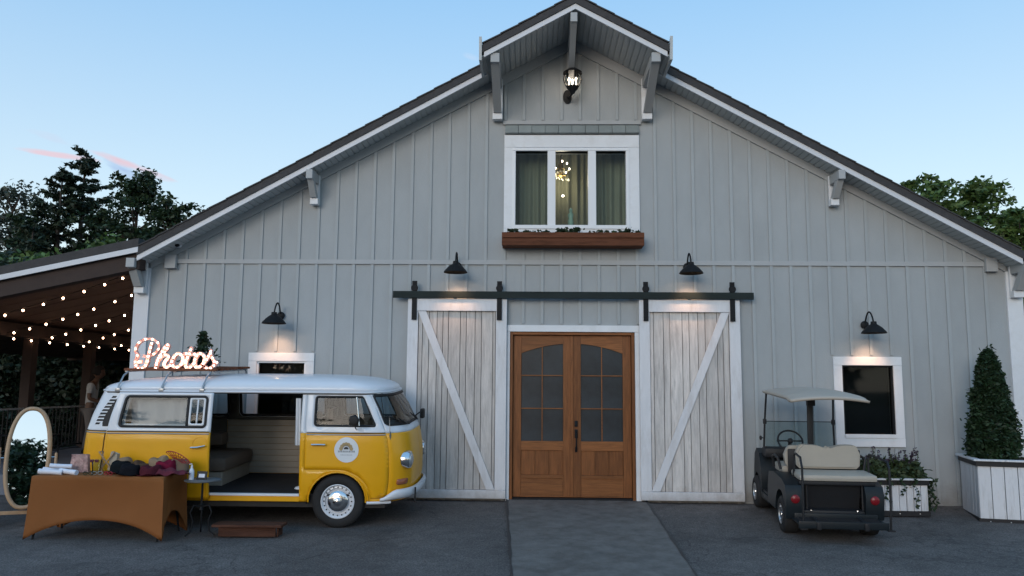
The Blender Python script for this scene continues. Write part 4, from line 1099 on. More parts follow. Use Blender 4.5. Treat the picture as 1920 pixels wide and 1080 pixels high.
# rear quarter: louvred air intake and slit window
for k in range(9):
    z = 1.27 + k * 0.042; sft = 0.045 * math.sin((z - 1.25) / 0.4 * PI * .5) - 0.02
    s0 = -1.90 + 0.10 * ((z - 1.25) / 0.4) ** 1.8; ww = 0.10 if 0 < k < 8 else 0.06
    skin('intake_slot', [(s0, z), (s0 + ww, z + .004), (s0 + ww + .012, z + 0.027), (s0 + 0.01, z + 0.027)], [], lambda s, z: body(s, z, -1, 0.0025), M['rubber'], VAN, 0.05, 0)
slit = [(-1.79, 1.25), (-1.715, 1.25), (-1.712, 1.62), (-1.735, 1.60), (-1.775, 1.50), (-1.80, 1.38), (-1.803, 1.29)]
skin('slit_recess', slit, [], lambda s, z: body(s, z, -1, 0.003), M['rubber'], VAN, 0.05, 0)
MB().tube([body(-1.735, 0.40 + 0.78 * t / 10, -1, 0.002) for t in range(11)], 0.006, 6).done('panel_gap', M['rubber'], VAN)
# windscreen
def fullfn(u, z, off=0.0):
    # u runs across the front: -1..1 maps to near edge, centre, far edge
    if u <= 0: return body(S_END + u, z, -1, off)
    p = body(S_END - u, z, -1, off); return Vector((p.x, -p.y, p.z))
HWS = S_END - WS - 0.012
wsl = rrect(-HWS, HWS, 1.288, 1.672, 0.06)
wsl = [(x * (1 + 0.035 * (z - 1.288) / .384), z) for x, z in wsl]
skin('windscreen_seal', grow(wsl, 0.01), [grow(wsl, -0.022)], lambda u, z: fullfn(u, z, 0.006), M['rubber'], VAN, 0.05, 0.02)
skin('windscreen', grow(wsl, -0.012), [], lambda u, z: fullfn(u, z, -0.004), M['vanglass'], VAN, 0.08, 0)
# roof
def roof_mesh():
    b = MB(); n = 64; rings = []
    qs = [1.0, .985, .96, .92, .86, .77, .62, .42, .2]
    half = [S_BEG + (S_END - S_BEG) * i / (n // 2) for i in range(n // 2 + 1)]
    outl = [body(s, GUT, -1) for s in half] + [Vector((p.x, -p.y, p.z)) for p in [body(s, GUT, -1) for s in half[::-1][1:-1]]]
    for q in qs:
        pass
        ring = []
        for p in outl:
            ex = 4.6 if p.x > 0 else 4.6 - 1.6 * min(1, -p.x / 1.9)
            h = 0.185 * (1 - q ** ex) ** 0.5
            ring.append(b.b.verts.new(((p.x + 0.09) * q - 0.09, p.y * q, GUT + 0.012 + h)))
        rings.append(ring)
    for A, B in zip(rings, rings[1:]):
        for i in range(len(A)): b.b.faces.new((A[i], A[(i + 1) % len(A)], B[(i + 1) % len(A)], B[i]))
    b.b.faces.new(rings[-1])
    o = b.done('roof', M['vanwhite'], VAN, smooth=True, ang=60)
    md = o.modifiers.new('thickness', 'SOLIDIFY'); md.thickness = 0.015; md.offset = -1
    g = MB().tube([p + Vector((0.0, (-.014 if p.y < 0 else .014), 0.0)) for p in outl], 0.014, 6, closed=True)
    g.done('rain_gutter', M['vanwhite'], VAN, smooth=True)
    g = MB().tube([Vector((p.x, p.y + (-.012 if p.y < 0 else .012), p.z - 0.02)) for p in outl], 0.006, 6, closed=True)
    g.done('gutter_seam', M['rubber'], VAN, smooth=True)
    MB().prism([(p.x * .97, p.y * .95) for p in outl], 'z', 1.695, 1.705).done('headliner', M['lining'], VAN)
roof_mesh()
# interior
MB().box(-1.95, 1.75, -0.80, 0.80, 0.395, 0.42).done('floor', M['mat'], VAN)
MB().box(-1.95, 1.78, -0.78, 0.78, 0.25, 0.393).done('underbody', M['rubber'], VAN)
MB().box(OPEN0, OPEN1, -0.858, -0.80, 0.398, 0.425, bev=.004).done('sill_strip', M['sash'], VAN)
MB().box(OPEN0 - .0, OPEN1, -0.842, -0.80, 0.33, 0.394, bev=.004).done('step_well', M['yellow'], VAN)
for k in range(9):
    z0 = 0.43 + k * 0.086
    MB().box(-0.86, 0.80, 0.775, 0.80, z0, z0 + 0.082, bev=.004).done('wall_plank', M['panelwood'], VAN)
for x0, x1 in ((-1.95, -0.87), (0.81, 1.6)): MB().box(x0, x1, 0.775, 0.795, 0.42, 1.21).done('wall_panel', M['lining'], VAN)
skin('pillar_lining', [(-1.9, 1.20), (1.7, 1.20), (1.62, 1.69), (-1.85, 1.69)], [grow(farwins[0], .01), grow(farwins[1], .01), grow(doorwin, .01)], lambda s, z: body(s, z, 1, -0.03), M['lining'], VAN, 0.08, 0.01)
MB().box(-1.93, -1.90, -0.78, 0.78, 0.4, 1.2).done('tail_lining', M['lining'], VAN)
# bench seat at the back and its pale base
b = MB().box(-1.85, -0.50, -0.30, 0.74, 0.42, 0.60, bev=.01); b.done('bench_base', M['panelwood'], VAN)
MB().box(-1.85, -0.44, -0.34, 0.74, 0.605, 0.80, bev=.07).done('bench_cushion', M['leather'], VAN, smooth=True)
MB().box(-1.30, -0.80, 0.45, 0.72, 0.85, 1.04, bev=.07).done('bench_back', M['leather'], VAN, smooth=True)
o = drape('door_curtain', 0.60, 0.67, -0.74, 1.02, 1.62, M['sash'], VAN, 2, 0.012)
MB().ball((0.62, -0.45, 0.425), 0.10, (1.0, .6, .35)).done('white_cloth', M['sash'], VAN, smooth=True)
# cab seats, dashboard, steering wheel
for y in (-0.42, 0.42):
    MB().box(0.78, 1.16, y - .25, y + .25, 0.62, 0.78, bev=.05).box(0.74, 0.87, y - .24, y + .24, 0.75, 1.24, bev=.05).box(0.75, 0.84, y - .13, y + .13, 1.25, 1.42, bev=.035).done('cab_seat', M['leather'], VAN, smooth=True)
MB().box(1.62, 1.85, -0.70, 0.70, 1.02, 1.235, bev=.03).done('dashboard', M['rubber'], VAN, smooth=True)
MB().tube([(1.50 + .1 * math.cos(a) , 0.42 + .19 * math.sin(a), 1.17 + 0.16 * math.cos(a) * -1) for a in [2 * PI * i / 24 for i in range(24)]], 0.012, 6, closed=True).done('steering_wheel', M['rubber'], VAN, smooth=True)
MB().box(0.70, 0.73, -0.78, -0.40, 0.42, 1.68).box(0.70, 0.73, 0.45, 0.78, 0.42, 1.68).done('partition', M['lining'], VAN)
# wheels
def wheel(x, y, sg):
    e = bpy.data.objects.new('wheel', None); COL.objects.link(e); e.parent = VAN; e.location = (x, y, 0.335)
    mt = Matrix.Scale(sg, 3, (0, 1, 0))
    MB().lathe([(0.20, 0.02), (0.215, -0.075), (0.24, -0.088), (0.29, -0.092), (0.322, -0.075), (0.335, -0.05), (0.335, 0.05), (0.32, 0.08), (0.24, 0.09), (0.20, 0.02)], (0, 0, 0), 'y', 48, mt).done('tyre', M['tyre'], e, smooth=True, ang=50)
    MB().lathe([(0.215, -0.083), (0.205, -0.088), (0.198, -0.080), (0.185, -0.060), (0.165, -0.066), (0.160, -0.045), (0.0, -0.04)], (0, 0, 0), 'y', 40, mt).done('rim', M['vanwhite'], e, smooth=True, ang=50)
    MB().lathe([(0.130, -0.05), (0.132, -0.072), (0.120, -0.084), (0.07, -0.092), (0.045, -0.094), (0.035, -0.104), (0, -0.106)], (0, 0, 0), 'y', 36, mt).done('hubcap', M['chrome'], e, smooth=True, ang=50)
    bb = MB()
    for k in range(20):
        a = 2 * PI * k / 20
        bb.lathe([(0, 0), (0.009, 0.0), (0.009, 0.004), (0, 0.004)], (0.1755 * math.cos(a), sg * -0.0655 , 0.1755 * math.sin(a)), 'y', 8, mt @ Matrix.Scale(-1, 3, (0, 1, 0)))
    bb.done('rim_slots', M['rubber'], e)
wheel(1.19, -0.755, 1); wheel(-1.2, -0.755, 1); wheel(1.19, 0.755, -1); wheel(-1.2, 0.755, -1)
for x in (ARC, -1.2):
    for sg in (-1, 1):
        b = MB(); pts = [(x - .40, 0.3)] + arch(x, 0.40, 0.325, 0.3) + [(x + .40, 0.3)]
        y0, y1 = sorted((sg * 0.50, sg * 0.505)); b.prism(pts, 'y', y0, y1)
        A = [b.b.verts.new((p[0], sg * 0.505, p[1])) for p in pts]; B = [b.b.verts.new((p[0], sg * 0.845, p[1])) for p in pts]
        for i in range(len(pts) - 1): b.b.faces.new((A[i], A[i + 1], B[i + 1], B[i]))
        b.done('wheel_well', M['rubber'], VAN)
    sgm = -1
# wheel arch lips
for cx in (ARC, -1.2):
    MB().tube([body(p[0], p[1], -1, 0.004) for p in arch(cx, AR + .004)], 0.009, 6).done('arch_lip', M['yellow'], VAN, smooth=True)
# bumpers
def bumper(front):
    b = MB(); cols = []
    if front: us = [(-1.0 + 2.0 * i / 40) for i in range(41)]
    else: us = [(-1.05 + 2.1 * i / 40) for i in range(41)]
    for u in us:
        s = (S_END - abs(u)) if front else (S_BEG + abs(u)); sg = -1 if u <= 0 else 1
        e = smooth((abs(u) - 0.80) / 0.2)
        dz = 0.0
        col = []
        for (o_, z) in ((0.03, 0.365), (0.06, 0.372), (0.078, 0.405), (0.078, 0.455), (0.06, 0.485), (0.03, 0.492)):
            zz = 0.345 + (z - 0.345) * (1 - 0.72 * e)
            p = body(s, min(zz, .5), -1, o_ * (1 - .3 * e)); col.append(b.b.verts.new((p.x, p.y * (1 if sg < 0 else -1), zz - .01)))
        cols.append(col)
    for A, B in zip(cols, cols[1:]):
        for i in range(5): b.b.faces.new((A[i], B[i], B[i + 1], A[i + 1]))
        b.b.faces.new((A[5], B[5], B[0], A[0]))
    b.b.faces.new(cols[0]); b.b.faces.new(cols[-1][::-1])
    b.done('bumper', M['vanwhite'], VAN, smooth=True, ang=50)
bumper(True); bumper(False)
ss = np.linspace(1.585, S_END - 0.85, 14)
MB().tube([body(s, 0.322, -1, 0.018) for s in ss], 0.018, 8).done('bumper_return', M['vanwhite'], VAN, smooth=True)
p = body(S_END - 0.55, 0.42, -1, 0.11); MB().tube([p + Vector((0, 0, .06)), p + Vector((.0, 0, -.04)), p + Vector((.0, 0.0, -.13))], 0.012, 6).done('number_plate_bracket', M['rubber'], VAN)
# headlights, indicators
for sg in (-1, 1):
    c = body(S_END - 0.62, 0.84, -1, 0.0); c2 = body(S_END - 0.62, 0.84, -1, 0.1); c.y *= -sg; c2.y *= -sg
    nrm = (c2 - c).normalized(); nrm = (nrm * .22 + Vector((1, 0, 0))).normalized(); q = nrm.to_track_quat('Z', 'Y').to_matrix()
    e = bpy.data.objects.new('headlight', None); COL.objects.link(e); e.parent = VAN; e.location = c
    MB().lathe([(0.115, -0.06), (0.118, 0.02), (0.105, 0.045), (0.092, 0.045)], (0, 0, 0), 'z', 28, q).done('rim', M['chrome'], e, smooth=True)
    MB().lathe([(0.095, 0.038), (0.08, 0.058), (0.04, 0.072), (0, 0.076)], (0, 0, 0), 'z', 24, q).done('lens', M['headlamp'], e, smooth=True)
    b = MB()
    pts = [body(S_END - 0.74 + 0.14 * t, 0.56, -1, 0.014) for t in (0, .5, 1)]
    for t in range(3): pts[t].y *= -sg
    fn = lambda s, z: Vector((lambda p: (p.x, p.y * -sg, p.z))(body(s, z, -1, 0.016)))
    skin('indicator_lamp', rrect(S_END - .80, S_END - .62, 0.535, 0.605, .02), [], fn, M['amber'], VAN, 0.04, 0.02)
# wipers, mirror, aerial
for u0 in (-0.40, 0.28):
    MB().tube([fullfn(u0, 1.275, .02), fullfn(u0 - .16, 1.30, .045), fullfn(u0 - 0.26, 1.37, .035)], 0.007, 6).tube([fullfn(u0 - .12, 1.29, .03), fullfn(u0 - .42, 1.40, .03)], 0.006, 6).done('wiper', M['rubber'], VAN)
MB().tube([(1.42, -0.86, 1.24), (1.43, -0.98, 1.27), (1.43, -1.02, 1.33)], 0.007, 6).tube([(1.43, -1.02, 1.36), (1.41, -1.02, 1.36)], 0.001, 3).lathe([(0, .012), (0.06, 0.008), (0.066, 0.0), (0.05, -0.02), (0, -0.03)], (1.42, -1.03, 1.37), 'y', 20).done('door_mirror', M['rubber'], VAN, smooth=True)
pa = body(S_END - 0.86, 1.17, -1, 0.0)
MB().tube([pa + Vector((0, -.0, 0)), pa + Vector((0.0, -.03, .05)), pa + Vector((-.01, -.03, 0.22))], [0.008, .006, .003], 6).tube([pa + Vector((0.005, -.01, -.06)), pa + Vector((0.0, -.01, 0))], [.003, .014], 8).done('aerial', M['dullmetal'], VAN)
far = MB().tube([(1.95, 0.62, 1.30), (2.03, 0.80, 1.36), (2.02, 0.84, 1.30)], 0.010, 6).box(1.99, 2.05, 0.78, 0.92, 1.24, 1.38, bev=.02); far.done('door_mirror', M['rubber'], VAN)
# round logo sticker on the door
def dsk(r, cx, cz, off, a0=0, a1=360, n=30, r0=0):
    o_ = [(cx + r * math.cos(R(a0 + (a1 - a0) * i / n)), cz + r * math.sin(R(a0 + (a1 - a0) * i / n))) for i in range(n + (0 if a1 - a0 == 360 else 1))]
    if r0: o_ += [(cx + r0 * math.cos(R(a1 - (a1 - a0) * i / n)), cz + r0 * math.sin(R(a1 - (a1 - a0) * i / n))) for i in range(n + 1)]
    return o_
stk = skin('logo_sticker', dsk(0.158, 1.30, 0.985, 0), [], lambda s, z: body(s, z, -1, 0.0055), mat('sticker_white', (0.68, 0.72, 0.76), 0.4), VAN, 0.05, 0)
M['inkgold'] = mat('sticker_gold_print', (0.42, 0.31, 0.16), 0.5); M['inkgrey'] = mat('sticker_grey_print', (0.22, 0.24, 0.27), 0.5); M['inkdark'] = mat('sticker_dark_print', (0.03, 0.03, 0.035), 0.5)
fo = lambda s, z: body(s, z, -1, 0.0075)
for k in range(7):
    a = R(8 + 27.3 * k); skin('logo_petal', dsk(0.024, 1.295 + 0.068 * math.cos(a), 0.99 + 0.068 * math.sin(a), 0, n=12), [], fo, M['inkgold'], stk, 0.03, 0)
skin('logo_sun', dsk(0.032, 1.295, 0.992, 0, 0, 180, 12), [], fo, M['inkdark'], stk, 0.03, 0)
skin('logo_ring', dsk(0.050, 1.295, 0.992, 0, 0, 180, 16, 0.042), [], fo, M['inkgrey'], stk, 0.03, 0)
rr_ = random.Random(3)
for row, (zz, x0, x1, hh) in enumerate(((0.955, 1.19, 1.41, 0.022), (0.918, 1.225, 1.37, 0.009))):
    x = x0
    while x < x1:
        w_ = rr_.uniform(0.010, 0.020) * (1 if row == 0 else .7)
        skin('logo_lettering', [(x, zz), (x + w_, zz), (x + w_ * .8, zz + hh), (x + w_ * .2, zz + hh)], [], fo, M['inkgrey'], stk, 0.05, 0); x += w_ + 0.006
# roof rack
rk = bpy.data.objects.new('roof_rack', None); COL.objects.link(rk); rk.parent = VAN
for x in (-1.69, -1.12, -0.59):
    for sg in (-1, 1):
        MB().tube([(x - 0.02, sg * 0.79, 1.705), (x - 0.015, sg * 0.785, 1.76), (x + 0.01, sg * 0.70, 1.90), (x + 0.03, sg * 0.62, 1.945)], 0.011, 8).box(x - 0.05, x + .012, sg * .79 - .015, sg * .79 + .015, 1.69, 1.735, bev=.004).done('rack_leg', M['dullmetal'], rk, smooth=True)
for y in (-0.60, -0.36, -0.12, 0.12, 0.36, 0.60):
    MB().box(-1.72, -0.50, y - 0.035, y + 0.035, 1.955, 1.985, bev=.004).done('slat', M['cedar'], rk)
for x in (-1.69, -1.10, -0.56): MB().box(x - .02, x + .02, -0.62, 0.62, 1.935, 1.953).done('crossbar', M['dullmetal'], rk)

# ------------------------------------------------------------------ Photos marquee sign
M['marquee'] = mat('pale_pink_marquee_metal', (0.72, 0.50, 0.46), 0.45)
M['mbulb'] = mat('marquee_bulb', (1, .9, .85), 0.3, emis=(1.0, 0.66, 0.50), estr=5.0)
sg_ = root('photos_sign', (-5.93, -1.71, 1.885), 'lit script sign reading Photos with small bulbs on the van roof rack', 'sign')
strokes = [
 [(405, 432), (360, 440), (335, 480), (345, 512), (395, 520), (445, 500), (476, 440), (488, 360), (505, 270), (525, 185)],
 [(325, 500), (325, 420), (345, 350), (318, 300), (322, 245), (355, 190), (420, 150), (495, 138), (565, 160), (612, 205), (615, 260), (585, 310), (535, 345), (480, 362), (410, 356)],
 [(590, 515), (610, 430), (645, 340), (690, 255), (728, 215), (738, 235), (710, 285), (650, 340), (610, 400), (592, 510)],
 [(598, 460), (630, 390), (680, 350), (735, 345), (748, 380), (715, 420), (700, 470), (730, 500), (785, 470)],
 [(785, 470), (800, 400), (835, 345), (880, 325), (930, 360), (935, 420), (905, 475), (855, 500), (812, 480), (800, 420), (830, 360)],
 [(905, 475), (950, 440), (985, 400)],
 [(1042, 236), (1020, 310), (990, 390), (975, 460), (995, 505), (1045, 490), (1085, 440)],
 [(935, 332), (985, 325), (1035, 335), (1090, 330)],
 [(1085, 440), (1100, 370), (1135, 325), (1180, 330), (1215, 370), (1210, 430), (1175, 480), (1125, 500), (1090, 470), (1085, 430)],
 [(1175, 480), (1230, 415), (1275, 340), (1295, 280), (1290, 340), (1330, 400), (1345, 450), (1310, 500), (1255, 515), (1222, 490)],
 [(1310, 500), (1350, 470), (1378, 425)]]
K = 1 / 6.75 / 142
def catmull(pts, n=5):
    P_ = [pts[0]] + pts + [pts[-1]]; o = []
    for i in range(1, len(P_) - 2):
        for k in range(n):
            t = k / n
            o.append(tuple(0.5 * ((2 * P_[i][j]) + (-P_[i - 1][j] + P_[i + 1][j]) * t + (2 * P_[i - 1][j] - 5 * P_[i][j] + 4 * P_[i + 1][j] - P_[i + 2][j]) * t * t + (-P_[i - 1][j] + 3 * P_[i][j] - 3 * P_[i + 1][j] + P_[i + 2][j]) * t ** 3) for j in (0, 1)))
    o.append(pts[-1]); return o
mb_ = MB().ball((0, 0, 0), 0.0115, sub=2).done('bulb', M['mbulb']); mbd = mb_.data; bpy.data.objects.remove(mb_)
names = ['letter_stroke'] * 20
for st_i, st_ in enumerate(strokes):
    pts = [((x - 290) * K, 0, (528 - z) * K) for x, z in catmull([tuple(map(float, q)) for q in st_])]
    # channel: a flat tray with raised edges
    b = MB(); prev = None
    for i, p_ in enumerate(pts):
        a, c = pts[max(0, i - 1)], pts[min(len(pts) - 1, i + 1)]
        tx, tz = c[0] - a[0], c[2] - a[2]; l = math.hypot(tx, tz) or 1; nx, nz = -tz / l, tx / l
        wv = 0.022 if st_i not in (1,) else 0.017
        ring = [(p_[0] + nx * wv * k1, yv, p_[2] + nz * wv * k1) for k1, yv in ((-1, .02), (-1, -.03), (-.72, -.03), (-.72, -.008), (.72, -.008), (.72, -.03), (1, -.03), (1, .02))]
        cur = [b.b.verts.new(q) for q in ring]
        if prev:
            for k1 in range(8): b.b.faces.new((prev[k1], prev[(k1 + 1) % 8], cur[(k1 + 1) % 8], cur[k1]))
        else: b.b.faces.new(cur)
        prev = cur
    b.b.faces.new(prev[::-1])
    b.done('letter_stroke', M['marquee'], sg_)
    acc = 0.02; last = pts[0]
    for p_ in pts:
        d = math.hypot(p_[0] - last[0], p_[2] - last[2]); acc += d; last = p_
        if acc > (0.052 if st_i != 1 else 0.085):
            acc = 0; o = link('bulb', mbd, None, sg_, smooth=True); o.location = (p_[0], -0.022, p_[2])
MB().box(0, 1.10, -0.04, 0.05, -0.005, 0.012, bev=.003).done('sign_base', M['cedar'], sg_)
for (x, z) in ((0.15, .12), (0.42, .10), (0.70, .10), (0.95, .10)):
    ld = bpy.data.lights.new('marquee_glow', 'POINT'); ld.energy = 0.45; ld.color = (1.0, 0.60, 0.42); ld.shadow_soft_size = 0.05
    lo = bpy.data.objects.new('marquee_glow', ld); COL.objects.link(lo); lo.parent = sg_; lo.location = (x, -0.07, z)
# small potted evergreen behind the letters
pp = root('potted_evergreen', (-5.20, -1.25, 1.915), 'small dark evergreen in a low pot behind the Photos letters', 'potted plant')
MB().lathe([(0, 0), (0.13, 0), (0.17, 0.12), (0.165, 0.13), (0.15, 0.11), (0, 0.11)], n=20).done('pot', M['blackmetal'], pp, smooth=True)
c = NR.normal(size=(420, 3)) * [.10, .10, 1]; c[:, 2] = NR.random(420) ** 1.3 * 0.42 + .08; c[:, :2] *= (1.15 - (c[:, 2:3] - .08) / .42)
leaves_mesh('crown', c, (0, 0, .2), 0.045, M['leafdark'], pp)
# ------------------------------------------------------------------ golf cart (seen from behind, nose to the wall)
M['cartpaint'] = mat('dark_cart_paint', (0.010, 0.015, 0.019), 0.42, coat=0.0, spec=0.35, var=0.1)
M['plastic'] = mat('black_plastic', (0.012, 0.013, 0.016), 0.55, bump=0.1)
M['vinyl'] = mat('beige_vinyl', (0.42, 0.385, 0.33), 0.5, bump=0.06, bscale=80, var=0.05)
M['canopy'] = mat('beige_canopy', (0.44, 0.385, 0.325), 0.6, var=0.04)
M['red'] = mat('red_lens', (0.20, 0.010, 0.016), 0.25)
CART = root('golf_cart', (3.17, -1.11, -0.055), 'dark golf cart with beige seats and canopy parked nose to the barn wall', 'golf cart', rot=(math.atan(0.05), 0, R(-5)))
def cp(n, m, b, smooth=True, ang=35): return b.done(n, m, CART, smooth=smooth, ang=ang)
# chassis and body
cp('chassis', M['plastic'], MB().box(-.40, .40, -1.05, .85, .20, .30, bev=.02))
cp('floor', M['plastic'], MB().box(-.54, .54, -.10, .62, .27, .32, bev=.02))
def archp(cy, r, z0=.235, n=10): return [(cy - r * math.cos(PI * i / n), max(z0 + .0, .235 + r * math.sin(PI * i / n))) for i in range(n + 1)]
# rear fenders (each side): outline in (y, z) with the wheel arch cut out
for sx in (-1, 1):
    pts = [(-1.12, .30), (-1.14, .52), (-1.08, .63), (-.90, .68), (-.45, .70), (-.12, .66), (-.04, .45), (-.02, .24)] + [(p[0], p[1]) for p in archp(-.80, .30)][::-1]
    a, c = sorted((sx * .36, sx * .575))
    cp('rear_fender', M['cartpaint'], MB().prism(pts, 'x', a, c))
    pts = [(.46, .24), (.46, .40), (.56, .66), (.66, .80), (.84, .84), (.96, .74), (1.02, .50), (1.02, .34)] + [(.80 + .28 * math.cos(PI * i / 10), max(.25, .235 + .28 * math.sin(PI * i / 10))) for i in range(11)]
    pts = [(.50, .24), (.46, .40), (.54, .66), (.64, .80), (.82, .85), (.96, .76), (1.02, .52), (1.04, .30)] + [(.80 + .235 * math.cos(PI * i / 10), .235 + .27 * math.sin(PI * i / 10)) for i in range(11)]
    a, c = sorted((sx * .33, sx * .56))
    cp('front_fender', M['cartpaint'], MB().prism(pts, 'x', a, c))
    a, c = sorted((sx * .50, sx * .565))
    cp('side_sill', M['cartpaint'], MB().box(a, c, -.02, .52, .20, .29, bev=.02))
cp('cowl', M['cartpaint'], MB().prism([(.46, .30), (.54, .66), (.64, .82), (.84, .87), (.98, .76), (1.05, .50), (1.05, .28)], 'x', -.335, .335))
cp('dashboard', M['plastic'], MB().box(-.52, .52, .40, .66, .76, .90, bev=.05))
cp('seat_pod', M['plastic'], MB().box(-.50, .50, -.62, -.06, .32, .66, bev=.04))
cp('rear_panel', M['plastic'], MB().prism([(-.62, .30), (-.62, .64), (-1.0, .64), (-.92, .30)], 'x', -.34, .34))
cp('rear_box', M['plastic'], MB().box(-.36, .36, -1.10, -.64, .24, .34, bev=.02))
# seats
cp('front_seat', M['vinyl'], MB().box(-.46, .46, -.38, .10, .66, .77, bev=.045))
def backrest(y0, y1, z0, z1, x0=-.47, x1=.47, dip=.045, lean=0.0):
    pts = []; n = 28
    for i in range(n + 1):
        t = i / n; x = x1 + (x0 - x1) * t; e = min(t, 1 - t)
        z = z1 - dip * math.exp(-((t - .5) / .13) ** 2) - .12 * max(0, 1 - e / .10) ** 2.2
        pts.append((x, z))
    pts += [(x0 + .01, z0 + .04), (x0 + .05, z0), (x1 - .05, z0), (x1 - .01, z0 + .04)]
    return pts
b = MB(); b.prism(backrest(0, 0, .77, 1.07, -.33, .47), 'y', -.62, -.50)
bmesh.ops.bevel(b.b, geom=[e for e in b.b.edges if abs((e.verts[0].co - e.verts[1].co).y) < 1e-6], offset=.025, segments=2, affect='EDGES')
cp('rear_backrest', M['vinyl'], b, ang=50)
b = MB(); b.prism(backrest(0, 0, .77, 1.04, -.44, .46), 'y', -.46, -.38)
cp('front_backrest', M['vinyl'], b, ang=50)
cp('backrest_shell', M['plastic'], MB().box(-.40, .50, -.50, -.46, .70, 1.0, bev=.015))
cp('rear_seat', M['vinyl'], MB().box(-.40, .52, -1.10, -.62, .685, .765, bev=.035))
cp('rear_seat_base', M['plastic'], MB().box(-.40, .50, -1.08, -.62, .64, .684, bev=.01))
for x in (-.30, .36): cp('seat_strut', M['plastic'], MB().tube([(x, -1.0, .64), (x, -1.02, .30)], .016, 8))
# foot plate with ribs
fp = cp('foot_plate', M['cartpaint'], MB().box(-.50, .52, -1.42, -1.02, .225, .25, bev=.008).box(-.50, .52, -1.44, -1.415, .19, .275, bev=.008))
for k in range(6): cp('plate_rib', M['plastic'], MB().box(-.46, .48, -1.40 + k * .06, -1.37 + k * .06, .251, .258))
cp('rear_bumper', M['cartpaint'], MB().box(-.48, .50, -1.13, -1.06, .20, .31, bev=.02))
for x in (-.27, .27):
    cp('hinge_bracket', M['plastic'], MB().box(x - .025, x + .025, -1.46, -1.06, .18, .27, bev=.006))
    cp('bolt', M['chrome'], MB().ball((x - .01, -1.135, .345), .014, sub=1))
# grab hoops
for sx, x in ((-1, -.44), (1, .55)):
    cp('grab_rail', M['plastic'], MB().tube([(x, -1.40, .19), (x, -1.42, .50), (x, -1.40, .90), (x - sx * .0, -1.34, .965), (x - sx * .03, -1.2, .985), (x - sx * .05, -.86, .99), (x - sx * .05, -.80, .96), (x - sx * .04, -.79, .70)], .014, 8))
    cp('rail_foot', M['plastic'], MB().box(x - .04, x + .04, -1.44, -1.36, .175, .19))
cp('arm_rest', M['plastic'], MB().tube([(-.50, -.52, .74), (-.53, -.50, .88), (-.53, -.30, .90), (-.52, -.12, .86), (-.50, -.10, .72)], .018, 8))
cp('arm_rest', M['plastic'], MB().tube([(.53, -.52, .74), (.56, -.50, .88), (.56, -.30, .90), (.55, -.12, .86), (.53, -.10, .72)], .018, 8))
# canopy and posts
b = MB(); g = []; nx, ny = 24, 24
for j in range(ny + 1):
    row = []
    for i in range(nx + 1):
        u, v = i / nx * 2 - 1, j / ny * 2 - 1
        x = -.03 + u * (.485 - .02 * v * v); y = -.27 + v * (.92 - .04 * u * u)
        e = max(abs(u), abs(v)) ** 5
        z = 1.705 + .055 * (1 - u ** 2 * .8) * (1 - v ** 2 * .5) - .035 * e - .02 * (v < -.8) * (abs(u) ** 2)
        row.append(b.b.verts.new((x, y, z)))
    g.append(row)
for j in range(ny):
    for i in range(nx): b.b.faces.new((g[j][i], g[j][i + 1], g[j + 1][i + 1], g[j + 1][i]))
o = cp('canopy', M['canopy'], b, ang=60); md = o.modifiers.new('thickness', 'SOLIDIFY'); md.thickness = .03; md.offset = 0
for sx in (-1, 1):
    cp('front_post', M['plastic'], MB().tube([(sx * .49 - .0, .62, .84), (sx * .475, .60, 1.25), (sx * .46, .52, 1.68)], .014, 8).box(sx * .475 - .022, sx * .475 + .022, .57, .63, 1.22, 1.29, bev=.006))
    cp('roof_strut', M['plastic'], MB().tube([(sx * .40 - 0.0, -.62, .99), (sx * .38, -.70, 1.30), (sx * .36, -.78, 1.66)], .012, 8)) if sx > 5 else None
cp('roof_strut', M['plastic'], MB().box(-.145, -.075, -.52, -.46, .95, 1.70, bev=.01).box(-.15, -.05, -.54, -.45, 1.56, 1.64, bev=.01))
cp('windshield', M['vanglass'], MB().box(-.47, .47, .598, .603, .86, 1.255), smooth=False)
cp('windshield_edge', M['plastic'], MB().tube([(-.47, .60, 1.258), (.47, .60, 1.258)], .006, 6))
cp('knob', M['plastic'], MB().ball((-.30, .57, .985), .022, (1, .5, 1.2)))
cp('side_mirror', M['plastic'], MB().tube([(-.49, .60, 1.02), (-.52, .60, 1.02)], .008, 6).ball((-.535, .60, 1.02), .026, (.8, .5, 1.3)))
# steering wheel
q = Matrix.Rotation(R(-38), 3, 'X')
ct = Vector((-.22, .17, 1.03))
cp('steering_wheel', M['plastic'], MB().tube([ct + q @ Vector((.165 * math.cos(a), 0, .165 * math.sin(a))) for a in [2 * PI * i / 28 for i in range(28)]], .013, 8, closed=True)
   .tube([ct + q @ Vector((-.15, 0, 0)), ct, ct + q @ Vector((.15, 0, 0))], .011, 6).tube([ct, ct + q @ Vector((0, 0, -.15))], .012, 6).ball(ct, .04).tube([ct, (-.20, .50, .76)], .02, 8), ang=70)
# lights
for sx in (-1, 1):
    cp('tail_light', M['red'], MB().lathe([(0, -.022), (.035, -.02), (.052, -.008), (.056, 0.01)], (sx * .465, -1.135, .475), 'y', 24))
